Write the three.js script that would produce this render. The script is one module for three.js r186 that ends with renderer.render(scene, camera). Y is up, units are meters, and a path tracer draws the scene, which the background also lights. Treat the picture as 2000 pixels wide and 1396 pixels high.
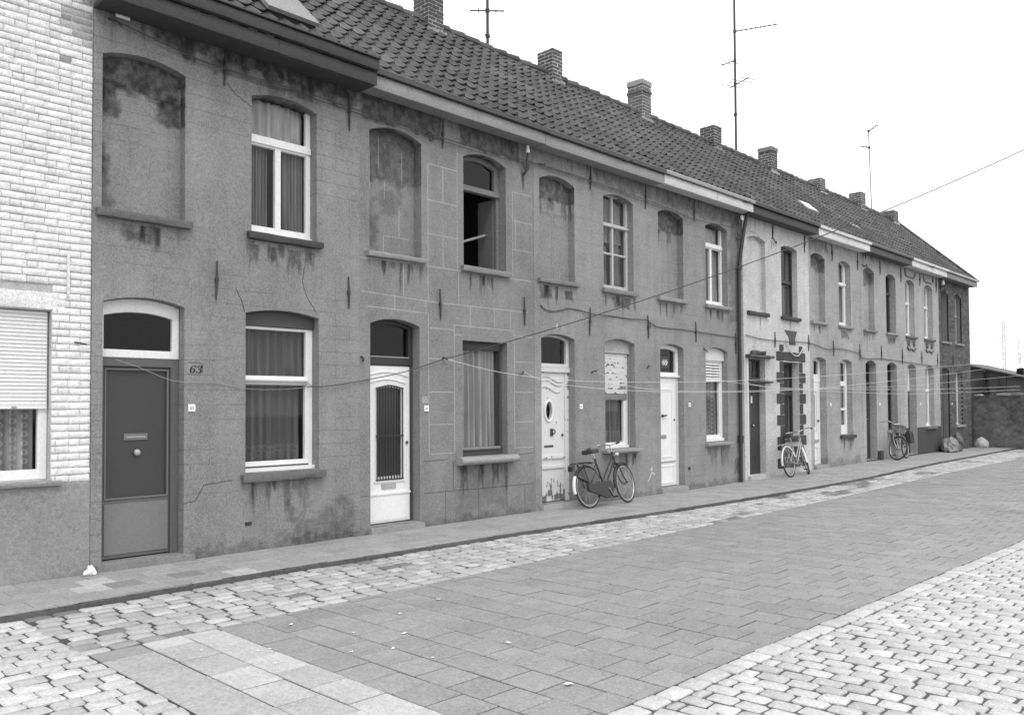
import * as THREE from 'three';
import { mergeGeometries, toCreasedNormals } from 'three/addons/utils/BufferGeometryUtils.js';

// ---------------------------------------------------------------- camera, sky, sun, exposure
const scene = new THREE.Scene();
const camera = new THREE.PerspectiveCamera(46.117, 1024 / 714, 0.1, 900);
{
  const t = 0.8031, pitch = 0.02682, roll = 0.006;
  const fw = new THREE.Vector3(Math.sin(t), 0, -Math.cos(t)), up = new THREE.Vector3(0, 1, 0), rt = fw.clone().cross(up);
  const F = fw.clone().multiplyScalar(Math.cos(pitch)).addScaledVector(up, Math.sin(pitch));
  const U0 = up.clone().multiplyScalar(Math.cos(pitch)).addScaledVector(fw, -Math.sin(pitch));
  const Rt = rt.clone().multiplyScalar(Math.cos(roll)).addScaledVector(U0, -Math.sin(roll));
  const U = U0.clone().multiplyScalar(Math.cos(roll)).addScaledVector(rt, Math.sin(roll));
  camera.position.set(0, 1.66, 9);
  camera.quaternion.setFromRotationMatrix(new THREE.Matrix4().makeBasis(Rt, U, F.clone().negate()));
  camera.setViewOffset(2000, 1396, 0, -51.5, 2000, 1396);
}
const renderer = new THREE.WebGLRenderer({ antialias: true });
renderer.toneMapping = THREE.LinearToneMapping;
renderer.toneMappingExposure = 1.2;
renderer.shadowMap.enabled = true;
{ // overcast sky: an even white cloud deck, a little brighter overhead
  const w = 128, h = 64, d = new Float32Array(w * h * 4);
  for (let y = 0; y < h; y++) for (let x = 0; x < w; x++) {
    const el = Math.max(0, Math.sin(((y + 0.5) / h - 0.5) * Math.PI)), v = 1.12 + 0.42 * el, i = (y * w + x) * 4;
    d[i] = v; d[i + 1] = v; d[i + 2] = v; d[i + 3] = 1;
  }
  const sky = new THREE.DataTexture(d, w, h, THREE.RGBAFormat, THREE.FloatType);
  sky.mapping = THREE.EquirectangularReflectionMapping; sky.magFilter = THREE.LinearFilter; sky.needsUpdate = true;
  scene.background = sky; scene.environment = sky;
}
const sun = new THREE.DirectionalLight(0xffffff, 0.85);
sun.position.set(2, 40, 26); sun.target.position.set(14, 0, 0);
sun.castShadow = true; sun.shadow.radius = 45; sun.shadow.mapSize.set(2048, 2048);
Object.assign(sun.shadow.camera, { left: -40, right: 40, top: 40, bottom: -40, near: 1, far: 120 });
scene.add(sun, sun.target);

// ---------------------------------------------------------------- helpers
let seedState = 12345;
const rnd = () => { seedState = (seedState + 0x6d2b79f5) | 0; let t = Math.imul(seedState ^ (seedState >>> 15), 1 | seedState); t = (t + Math.imul(t ^ (t >>> 7), 61 | t)) ^ t; return ((t ^ (t >>> 14)) >>> 0) / 4294967296; };
const ra = (a, b) => a + (b - a) * rnd();
const pick = (a) => a[Math.floor(rnd() * a.length)];
const clamp = (x, a = 0, b = 1) => Math.min(b, Math.max(a, x));
const sst = (a, b, x) => { const t = clamp((x - a) / (b - a)); return t * t * (3 - 2 * t); };
const hash = (x, y) => { let h = Math.imul(x | 0, 374761393) + Math.imul(y | 0, 668265263); h = Math.imul(h ^ (h >>> 13), 1274126177); return ((h ^ (h >>> 16)) >>> 0) / 4294967296; };
const vn = (x, y) => { const i = Math.floor(x), j = Math.floor(y), f = x - i, g = y - j, u = f * f * (3 - 2 * f), v = g * g * (3 - 2 * g); return (hash(i, j) * (1 - u) + hash(i + 1, j) * u) * (1 - v) + (hash(i, j + 1) * (1 - u) + hash(i + 1, j + 1) * u) * v; };
const fbm = (x, y, o = 4) => { let s = 0, a = 0.5, t = 0; for (let k = 0; k < o; k++) { s += a * vn(x, y); t += a; x = x * 2.03 + 17.3; y = y * 2.03 + 9.1; a *= 0.5; } return s / t; };
const toS = (a) => Math.round(255 * clamp(a <= 0.0031308 ? a * 12.92 : 1.055 * Math.pow(a, 1 / 2.4) - 0.055));
const V3 = (x, y, z) => new THREE.Vector3(x, y, z);

const baseOf = new Map(), taken = {};
const numbered = (n) => { taken[n] = (taken[n] ?? -1) + 1; return taken[n] ? n + '_' + String(taken[n]).padStart(3, '0') : n; };
const ORIGIN = V3(0, 0, 0);
function thing(name, label, category, p = [0, 0, 0], group, kind) {
  const o = new THREE.Group(); o.name = numbered(name); o.position.set(...p); scene.add(o); baseOf.set(o, V3(...p));
  o.userData = { label, category }; if (group) o.userData.group = group; if (kind) o.userData.kind = kind;
  return o;
}
function sub(name, parent, p) {   // a part that has pieces of its own
  const o = new THREE.Group(); o.name = name; const b = baseOf.get(parent) ?? ORIGIN, w = p ? V3(...p) : b.clone();
  o.position.copy(w).sub(b); parent.add(o); baseOf.set(o, w); return o;
}
function part(name, g, m, parent, label) {   // geometry given in world metres
  const b = baseOf.get(parent) ?? ORIGIN; g.translate(-b.x, -b.y, -b.z);
  const o = new THREE.Mesh(g, m); o.name = name; o.castShadow = o.receiveShadow = true; parent.add(o);
  if (label) o.userData.label = label; return o;
}
function put(name, g, m, parent, x, y, z) {   // shared geometry, placed
  const b = baseOf.get(parent) ?? ORIGIN, o = new THREE.Mesh(g, m); o.name = name; o.position.set(x - b.x, y - b.y, z - b.z); o.castShadow = o.receiveShadow = true; parent.add(o); return o;
}
function solo(name, g, m, label, category, group, kind) {   // a thing that is one mesh, based at its own foot
  g.computeBoundingBox(); const bb = g.boundingBox, c = V3((bb.min.x + bb.max.x) / 2, bb.min.y, (bb.min.z + bb.max.z) / 2); g.translate(-c.x, -c.y, -c.z);
  const o = new THREE.Mesh(g, m); o.name = numbered(name); o.position.copy(c); o.castShadow = o.receiveShadow = true; scene.add(o);
  o.userData = { label, category }; if (group) o.userData.group = group; if (kind) o.userData.kind = kind; return o;
}
function uvm(g, s = 0.25) {   // box-projected texture coordinates in metres
  const p = g.attributes.position, n = g.attributes.normal, uv = new Float32Array(p.count * 2);
  for (let i = 0; i < p.count; i++) {
    const ax = Math.abs(n.getX(i)), ay = Math.abs(n.getY(i)), az = Math.abs(n.getZ(i)), x = p.getX(i), y = p.getY(i), z = p.getZ(i);
    if (az >= ax && az >= ay) { uv[2 * i] = x * s; uv[2 * i + 1] = y * s; } else if (ay >= ax) { uv[2 * i] = x * s; uv[2 * i + 1] = z * s; } else { uv[2 * i] = z * s; uv[2 * i + 1] = y * s; }
  }
  g.setAttribute('uv', new THREE.BufferAttribute(uv, 2)); return g;
}
const flat = (g) => { const n = g.index ? g.toNonIndexed() : g; for (const k of Object.keys(n.attributes)) if (!['position', 'normal', 'uv', 'color'].includes(k)) n.deleteAttribute(k); return n; };
const join = (gs) => mergeGeometries(gs.map(flat));
const box = (x0, x1, y0, y1, z0, z1) => uvm(new THREE.BoxGeometry(x1 - x0, y1 - y0, z1 - z0).translate((x0 + x1) / 2, (y0 + y1) / 2, (z0 + z1) / 2));
function roughBox(x0, x1, y0, y1, z0, z1, j = 0.006, n = 6) {   // a worn stone bar with uneven edges
  const g = new THREE.BoxGeometry(x1 - x0, y1 - y0, z1 - z0, n, 2, 2), p = g.attributes.position, hx = (x1 - x0) / 2, hy = (y1 - y0) / 2, hz = (z1 - z0) / 2;
  for (let i = 0; i < p.count; i++) {
    let x = p.getX(i), y = p.getY(i), z = p.getZ(i); const k = (Math.abs(y) > hy * 0.9 ? 1 : 0) + (Math.abs(z) > hz * 0.9 ? 1 : 0) + (Math.abs(x) > hx * 0.98 ? 1 : 0);
    const q = k > 1 ? 0.012 : 0; y -= Math.sign(y) * q; z -= Math.sign(z) * q;
    p.setXYZ(i, x + (hash(Math.round(x * 500), Math.round(y * 700 + z * 311)) - 0.5) * j, y + (hash(Math.round(x * 300) + 7, Math.round(y * 300 + z * 500)) - 0.5) * 2 * j, z + (hash(Math.round(x * 310) + 3, Math.round(y * 200 + z * 900)) - 0.5) * 2 * j);
  }
  g.translate((x0 + x1) / 2, (y0 + y1) / 2, (z0 + z1) / 2); g.computeVertexNormals(); return uvm(g);
}
const tube = (pts, r, seg = 20, rad = 6) => new THREE.TubeGeometry(new THREE.CatmullRomCurve3(pts.map((p) => V3(...p)), false, 'centripetal'), seg, r, rad, false);
function bar(a, b, r, rad = 6, r2 = r) {
  const A = V3(...a), B = V3(...b), d = B.clone().sub(A), g = new THREE.CylinderGeometry(r2, r, d.length(), rad);
  g.applyQuaternion(new THREE.Quaternion().setFromUnitVectors(V3(0, 1, 0), d.clone().normalize())); return g.translate(...A.add(B).multiplyScalar(0.5).toArray());
}

// ---------------------------------------------------------------- textures and materials (the place is seen in black and white: all greys)
function grey(w, h, f, srgb = true, rep = true) {
  const d = new Uint8Array(w * h * 4);
  for (let y = 0; y < h; y++) for (let x = 0; x < w; x++) { const v = srgb ? toS(f(x, y)) : Math.round(255 * clamp(f(x, y))), i = (y * w + x) * 4; d[i] = d[i + 1] = d[i + 2] = v; d[i + 3] = 255; }
  const t = new THREE.DataTexture(d, w, h); if (srgb) t.colorSpace = THREE.SRGBColorSpace; t.magFilter = THREE.LinearFilter; t.minFilter = THREE.LinearMipmapLinearFilter;
  if (rep) t.wrapS = t.wrapT = THREE.RepeatWrapping; t.needsUpdate = true; return t;
}
const tile = (f, n, p) => (x, y) => { const u = x / n, v = y / n, a = (X, Y) => f(X * p, Y * p), k = sst(0.8, 1, u), l = sst(0.8, 1, v); return (a(u, v) * (1 - k) + a(u - 1, v) * k) * (1 - l) + (a(u, v - 1) * (1 - k) + a(u - 1, v - 1) * k) * l; };
const coarse = tile((x, y) => fbm(x + 40, y + 40, 5), 512, 10);
const MEAN = 0.8;
const grainTex = grey(512, 512, (x, y) => MEAN + 0.34 * (rnd() - 0.5) + 0.16 * (vn(x / 3, y / 3) - 0.5) + 0.3 * (coarse(x, y) - 0.5));
const bumpTex = grey(512, 512, (x, y) => 0.5 + 0.35 * (rnd() - 0.5) + 0.6 * (coarse(x, y) - 0.5), false);
const softTex = grey(256, 256, (x, y) => MEAN + 0.12 * (rnd() - 0.5) + 0.1 * (tile((a, b) => fbm(a + 9, b + 3, 4), 256, 8)(x, y) - 0.5));
const col = (a) => new THREE.Color().setRGB(a, a, a);
function mat(a, o = {}) {
  const { grain = true, bump = 0, ...rest } = o, m = new THREE.MeshStandardMaterial({ color: col(Math.min(1, grain ? a / MEAN : a)), roughness: 0.9, ...rest });
  if (grain) m.map = grain === 'soft' ? softTex : grainTex;
  if (bump) { m.bumpMap = bumpTex; m.bumpScale = bump; }
  return m;
}
const tones = (list, o) => list.map((a) => mat(a, o));
const M = {
  white: mat(0.78, { grain: 'soft', roughness: 0.55 }), offWhite: mat(0.6, { grain: 'soft', roughness: 0.7 }), oldWhite: mat(0.5, { grain: true, roughness: 0.8 }),
  dark: mat(0.06, { grain: 'soft', roughness: 0.6 }), darker: mat(0.035, { grain: 'soft', roughness: 0.55 }), iron: mat(0.055, { roughness: 0.75 }), black: mat(0.03, { grain: 'soft', roughness: 0.5 }),
  mid: mat(0.17, { grain: 'soft', roughness: 0.6 }), midLight: mat(0.3, { grain: 'soft', roughness: 0.7 }),
  sill: mat(0.13, { bump: 0.004 }), sillLight: mat(0.27, { bump: 0.004 }), sillDark: mat(0.06, { bump: 0.004 }),
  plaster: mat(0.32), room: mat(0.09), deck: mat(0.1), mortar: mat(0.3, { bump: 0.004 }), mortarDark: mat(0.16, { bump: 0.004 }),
  chrome: mat(0.6, { grain: false, metalness: 1, roughness: 0.3 }), steel: mat(0.42, { grain: false, metalness: 0.9, roughness: 0.45 }), zinc: mat(0.42, { roughness: 0.6, metalness: 0.2 }),
  rubber: mat(0.05, { grain: false, roughness: 0.9 }), rope: mat(0.62, { grain: false }), cable: mat(0.06, { grain: false, roughness: 0.7 }),
  glass: new THREE.MeshPhysicalMaterial({ color: col(0.92), transmission: 1, thickness: 0, roughness: 0.02, ior: 1.5, specularIntensity: 0.6 }),
  porcelain: mat(0.85, { grain: false, roughness: 0.2 }),
};
function netTexture(seed, lace) {
  const w = 256, h = 512;
  return grey(w, h, (x, y) => {
    let v = 0.7 + 0.1 * ((x & 1) - 0.5) + 0.16 * (rnd() - 0.5) + 0.4 * (vn(x * 0.09 + seed, y * 0.004) - 0.5);  // broad vertical bands paint fold light and shade into the net colour
    if (lace === 'band' && y < 150) { // lace hem: scallops and flowers
      const a = Math.sin(x * 0.19) * 8, b = Math.abs(y - 105 - a), c = Math.abs(y - 70 - a), f = Math.hypot(((x + 12) % 33) - 16, y - 88 - a);
      if (b < 6 || c < 5 || (f < 9 && f > 4)) v += 0.34; else if (y < 60) v += 0.1;
    }
    if (lace === 'all') { const u = (x % 42) - 21, q = ((y + (Math.floor(x / 42) % 2) * 15) % 34) - 17, f = Math.hypot(u * 0.8, q); if (f < 12 && f > 7) v += 0.25; else if (f < 4) v += 0.2; else v -= 0.12; }
    return clamp(v, 0.05, 1);
  });
}
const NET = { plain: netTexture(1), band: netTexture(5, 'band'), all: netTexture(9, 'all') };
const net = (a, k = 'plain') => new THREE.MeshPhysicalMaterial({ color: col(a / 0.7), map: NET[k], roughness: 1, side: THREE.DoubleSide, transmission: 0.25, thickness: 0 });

// ---------------------------------------------------------------- the lie of the land
const gy = (x) => 0.1 * sst(13, 25, x);
const lerpTable = (T) => (x) => { if (x <= T[0][0]) return T[0][1]; for (let i = 1; i < T.length; i++) if (x <= T[i][0]) { const [a, p] = T[i - 1], [b, q] = T[i]; return p + (q - p) * (x - a) / (b - a); } return T[T.length - 1][1]; };
const kerbZ = lerpTable([[2, 1.34], [4.5, 1.27], [8, 1.33], [12.7, 1.56], [19, 1.74], [23, 1.62], [28, 1.45], [32.7, 1.3], [40, 1.2]]);
const edgeZ = lerpTable([[2.5, 2.8], [6.7, 2.74], [11.2, 2.66], [18, 2.62], [30, 2.66], [40, 2.66]]);
const RL = -0.042;   // the road lies this far below the pavement
const RIGHT = lerpTable([[0, 6.08], [5.7, 6.13], [12, 6.28], [40, 6.68]]);

function ribbon(xs, z0, z1, dy) {   // a sheet that follows the ground
  const p = [], uv = [], ix = [];
  xs.forEach((x, i) => { for (const z of [z0(x), z1(x)]) { p.push(x, gy(x) + dy, z); uv.push(x * 0.25, z * 0.25); } if (i) { const a = 2 * i - 2; ix.push(a, a + 1, a + 2, a + 1, a + 3, a + 2); } });
  const g = new THREE.BufferGeometry(); g.setAttribute('position', new THREE.Float32BufferAttribute(p, 3)); g.setAttribute('uv', new THREE.Float32BufferAttribute(uv, 2)); g.setIndex(ix); g.computeVertexNormals(); return g;
}
const range = (a, b, s) => { const r = []; for (let x = a; x < b - 1e-6; x += s) r.push(x); r.push(b); return r; };

// a laid stone: top at y = 0, uneven outline, worn edge
function stone(w, d, h, ch, n, jit, dome, corner) {
  const out = [], c = corner, hw = w / 2, hd = d / 2;
  const raw = n === 8 ? [[-hw + c, -hd], [hw - c, -hd], [hw, -hd + c], [hw, hd - c], [hw - c, hd], [-hw + c, hd], [-hw, hd - c], [-hw, -hd + c]] : [[-hw, -hd], [hw, -hd], [hw, hd], [-hw, hd]];
  for (const [x, z] of raw) out.push([x + ra(-jit, jit), z + ra(-jit, jit)]);
  const P = [], ix = [], ring = (s, y) => { const k = P.length / 3; for (const [x, z] of out) { const px = Math.sign(x) * Math.max(0, Math.abs(x) - s), pz = Math.sign(z) * Math.max(0, Math.abs(z) - s); P.push(px, y + (s ? ra(-1, 1) * jit * 0.25 : 0), pz); } return k; };
  const a = ring(ch, 0), b = ring(0, -ch * 0.9), e = ring(0, -h); P.push(0, dome, 0); const m = P.length / 3 - 1, N = out.length;
  for (let i = 0; i < N; i++) { const j = (i + 1) % N; ix.push(m, a + j, a + i, a + i, a + j, b + j, a + i, b + j, b + i, b + i, b + j, e + j, b + i, e + j, e + i); }
  const g = new THREE.BufferGeometry(); g.setAttribute('position', new THREE.Float32BufferAttribute(P, 3)); g.setIndex(ix);
  const c2 = toCreasedNormals(g, n === 8 ? 0.9 : 0.3); return uvm(c2, 0.25);
}
const offsetUV = (g) => { const u = g.attributes.uv, a = rnd(), b = rnd(); for (let i = 0; i < u.count; i++) u.setXY(i, u.getX(i) + a, u.getY(i) + b); return g; };
const variants = (n, f) => Array.from({ length: n }, () => offsetUV(f()));

function lay(parent, name, stuffName, spots, geos, mats, limit, scoreXZ) {
  // spots: {x,z,y,sx,sz,rot,t}; the ones that show largest are pieces of their own, the others one joined part
  spots.sort((a, b) => scoreXZ(b) - scoreXZ(a));
  const rest = [];
  spots.forEach((s, i) => {
    const gi = Math.floor(rnd() * geos.length);
    const e = new THREE.Euler(ra(-1, 1) * (s.tilt ?? 0.012), s.rot ?? 0, ra(-1, 1) * (s.tilt ?? 0.012));
    if (i < limit) { const o = put(name, geos[gi], mats[s.t], parent, s.x, s.y, s.z); o.rotation.copy(e); o.scale.set(s.sx, 1, s.sz); }
    else rest.push([s, gi, e]);
  });
  if (!rest.length) return;
  for (let t = 0; t < mats.length; t++) {
    const gs = rest.filter((r) => r[0].t === t).map(([s, gi, e]) => geos[gi].clone().applyMatrix4(new THREE.Matrix4().compose(V3(s.x, s.y, s.z), new THREE.Quaternion().setFromEuler(e), V3(s.sx, 1, s.sz))));
    if (!gs.length) continue;
    const o = part(stuffName, join(gs), mats[t], parent); o.userData.kind = 'stuff';
  }
}
const depthOf = (s) => -Math.hypot(s.x, (s.z - 9)) - 8 * (Math.abs(Math.atan2(s.x, 9 - s.z) - 0.803) > 0.6 ? 1 : 0);

{ // ground
  const XS = [-200, -20, ...range(0, 40, 1), 60, 220], g = ribbon(XS, () => -150, () => 150, -0.2);
  const o = solo('ground', g, mat(0.1, { bump: 0.01 }), 'dark bare earth under the paving and behind the houses', 'ground', null, 'structure');
}
const slabGeo = variants(6, () => stone(0.3, 0.3, 0.05, 0.005, 4, 0.0015, 0, 0));
const longSlabGeo = variants(6, () => stone(0.3, 0.4, 0.05, 0.004, 4, 0.0015, 0, 0));
const cobbleGeo = variants(14, () => stone(0.13, 0.18, 0.07, 0.008, 8, 0.0055, 0.002, 0.016));
const gutterGeo = variants(14, () => stone(0.2, 0.15, 0.07, 0.008, 8, 0.0065, 0.002, 0.016));
const edgeGeo = variants(6, () => stone(0.24, 0.15, 0.07, 0.008, 8, 0.006, 0.002, 0.014));

{ // pavement in front of the houses
  const P = thing('pavement', 'narrow grey slab pavement along the foot of the house fronts', 'pavement', [0, 0, 0], null, 'structure');
  part('bedding', ribbon(range(-3, 34, 0.5), () => -0.1, (x) => kerbZ(x) - 0.02, -0.008), mat(0.08), P);
  const mats = tones([0.29, 0.305, 0.32, 0.335, 0.42, 0.22], { bump: 0.002 }), spots = [];
  for (let r = 0; r < 6; r++) for (let i = 0; i < 120; i++) {
    const x = -2.5 + i * 0.3003 + (r % 2) * 0.15, z = 0.155 + r * 0.3, lim = kerbZ(x) - 0.028;
    let z0 = z - 0.15, z1 = Math.min(z + 0.15, lim); if (z1 - z0 < 0.05 || x > 33.6) continue;
    if (r === 0) z0 = 0.012;
    const q = rnd(), patch = x > 2.4 && x < 4.6 && z > 0.4;
    spots.push({ x, z: (z0 + z1) / 2, y: gy(x) + ra(-0.003, 0.002), sx: 0.985, sz: (z1 - z0 - 0.006) / 0.3, t: patch && q > 0.8 ? 4 : patch && q < 0.06 ? 5 : q < 0.3 ? 0 : q < 0.6 ? 1 : q < 0.9 ? 2 : 3, tilt: 0.006 });
  }
  lay(P, 'paving_slab', 'distant_slabs', spots, slabGeo, mats, 300, depthOf);
  const km = tones([0.07, 0.085, 0.1], { bump: 0.004 });
  for (let x = -2.5; x < 33; x += 1.0) { // kerb stones
    const xa = x + 0.004, xb = x + 0.994, z = kerbZ((xa + xb) / 2), a = Math.atan2(kerbZ(xb) - kerbZ(xa), xb - xa), g = roughBox(-0.497, 0.497, -0.2, 0, -0.025, 0.0, 0.003, 8);
    g.rotateY(-a); g.translate((xa + xb) / 2, gy(x + 0.5) + ra(-0.004, 0.004), z); part('kerb_stone', g, pick(km), P);
  }
}
{ // cobbled gutter strip and the cobbled patch at the near left
  const P = thing('cobbled_gutter', 'strip of worn grey cobbles between the kerb and the slab road', 'cobbles', [0, 0, 0], null, 'structure');
  part('joint_earth', ribbon(range(-3, 34, 0.5), (x) => kerbZ(x) - 0.02, (x) => (x < 2.17 ? 6 : edgeZ(x) + 0.0), RL - 0.01), mat(0.06, { bump: 0.006 }), P);
  const mats = tones([0.33, 0.37, 0.41, 0.46, 0.26, 0.17], { bump: 0.003 }), spots = [];
  for (let x = 2.26; x < 33.6; x += 0.207) {
    const a = kerbZ(x) + 0.012, b = edgeZ(x) - 0.005, n = Math.max(3, Math.round((b - a) / 0.152)), d = (b - a) / n, off = 0;
    for (let k = 0; k < n; k++) {
      const z = a + (k + 0.5) * d, moss = fbm(x * 0.9 + 3, z * 2.2, 3), dark = (x > 15.5 && x < 21.5 && moss > 0.52) || (moss > 0.72);
      spots.push({ x: x + ra(-0.012, 0.012) + 0.05 * Math.sin(z * 9), z: z + ra(-0.008, 0.008), y: gy(x) + RL + ra(-0.004, 0.004), sx: ra(0.91, 0.96), sz: d / 0.152 * ra(0.88, 0.94), rot: ra(-0.04, 0.04), t: dark ? (rnd() < 0.6 ? 5 : 4) : Math.floor(ra(0, 4)), tilt: 0.022 });
    }
  }
  lay(P, 'cobble', 'distant_cobbles', spots, gutterGeo, mats, 290, depthOf);
  const Q = thing('cobbled_corner', 'pale cobbles in rows at the near left corner of the road', 'cobbles', [0, 0, 0], null, 'structure');
  const lm = tones([0.4, 0.44, 0.48, 0.52], { bump: 0.003 }), ls = [];
  for (let k = 0, z = 1.45; z < 5.9; k++, z += 0.152) for (let e = 2.165, w = k % 2 ? 0.13 : 0.2, x; e > -0.6; e -= w, w = ra(0.17, 0.23)) {
    x = e - w / 2; if (z < kerbZ(x) + 0.08) continue;
    ls.push({ x: x + ra(-0.004, 0.004), z: z + ra(-0.006, 0.006), y: RL + ra(-0.003, 0.004), sx: (w - 0.012) / 0.2, sz: ra(0.88, 0.94), rot: ra(-0.06, 0.06), t: Math.floor(ra(0, 4)), tilt: 0.022 });
  }
  lay(Q, 'cobble', 'distant_cobbles', ls, gutterGeo, lm, 200, depthOf);
}
{ // the road of square slabs
  const P = thing('road', 'wide road of square grey paving slabs', 'road', [0, 0, 0], null, 'structure');
  part('bedding', ribbon(range(2.17, 60, 1), (x) => edgeZ(x) - 0.0, (x) => RIGHT(x) + 0.0, RL - 0.008), mat(0.04), P);
  const mats = tones([0.226, 0.235, 0.243, 0.25, 0.26, 0.275], { bump: 0.0025 }), spots = [];
  for (let i = 0; i < 160; i++) for (let k = 0; k < 14; k++) {
    const x = 3.265 + i * 0.3035, z = 2.4 + k * 0.3035 + (i % 2) * 0.15, a = edgeZ(x) + 0.004, b = RIGHT(x) - 0.004, z0 = Math.max(a, z - 0.15), z1 = Math.min(b, z + 0.15);
    if (z1 - z0 < 0.012 || x > 46) continue;
    const q = fbm(x * 0.5, z * 0.5, 3) + ra(-0.22, 0.22);
    spots.push({ x, z: (z0 + z1) / 2, y: gy(x) + RL + ra(-0.003, 0.002), sx: 0.968, sz: (z1 - z0 + 0.001) / 0.3 * 0.968, t: Math.floor(clamp(q * 6, 0, 5.9)), tilt: 0.006 });
  }
  lay(P, 'road_slab', 'distant_slabs', spots, slabGeo, mats, 300, depthOf);
  const Q = thing('slab_crossing', 'band of longer paving slabs running across the road at the near left', 'paving', [0, 0, 0], null, 'structure');
  const qm = tones([0.25, 0.36, 0.4, 0.44, 0.33], { bump: 0.002 }), qs = [];
  [[2.35, 0.36], [2.683, 0.3], [2.973, 0.276]].forEach(([x, w], c) => {
    for (let k = 0; k < 11; k++) { const z = 2.84 + k * 0.405 + (c === 2 ? -0.13 : 0), z0 = Math.max(edgeZ(x) + 0.012, z - 0.2), z1 = Math.min(z + 0.2, 6.0); if (z1 - z0 > 0.05) qs.push({ x, z: (z0 + z1) / 2, y: RL + ra(-0.003, 0.003), sx: (w - 0.008) / 0.3, sz: (z1 - z0 - 0.004) / 0.4, t: c === 0 ? (k < 1 ? 0 : pick([4, 1, 4])) : pick([1, 2, 3]), tilt: 0.006 }); }
  });
  lay(Q, 'paving_slab', 'distant_slabs', qs, longSlabGeo, qm, 300, depthOf);
}
{ // the cobbled side of the road
  const P = thing('cobbled_roadside', 'pale rounded cobbles along the near right side of the road', 'cobbles', [0, 0, 0], null, 'structure');
  part('joint_earth', ribbon(range(-3, 60, 1), (x) => RIGHT(x), () => 16, RL - 0.01), mat(0.075, { bump: 0.006 }), P);
  const mats = tones([0.4, 0.43, 0.45, 0.47, 0.5], { bump: 0.003 }), spots = [], es = [];
  for (let x = 1.5; x < 40;) { const w = pick([0.16, 0.2, 0.24, 0.29]); es.push({ x: x + w / 2, z: RIGHT(x) + 0.08, y: gy(x) + RL + ra(-0.003, 0.004), sx: (w - 0.016) / 0.24, sz: ra(0.94, 1.02), rot: ra(-0.03, 0.03), t: Math.floor(ra(1, 5)), tilt: 0.02 }); x += w; }
  lay(P, 'edge_stone', 'distant_edge_stones', es, edgeGeo, mats, 60, depthOf);
  for (let i = 0, x = 1.5; x < 30; i++, x += 0.138) {
    let z = RIGHT(x) + 0.158, first = i % 2;
    const zMax = x < 14 ? 11 : 8.5;
    while (z < zMax) { const d = first ? ra(0.08, 0.11) : ra(0.165, 0.205); first = 0; spots.push({ x: x + ra(-0.006, 0.006) + 0.012 * Math.sin(z * 3 + x), z: z + d / 2, y: gy(x) + RL + ra(-0.003, 0.004), sx: ra(0.88, 0.94), sz: (d - 0.016) / 0.18, rot: ra(-0.06, 0.06), t: Math.floor(ra(0, 5)), tilt: 0.022 }); z += d; }
  }
  const inView = (s) => depthOf(s) - (s.x < 3.6 || s.z > 8.2 ? 20 : 0);
  lay(P, 'cobble', 'distant_cobbles', spots, cobbleGeo, mats, 300, inView);
}

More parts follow.
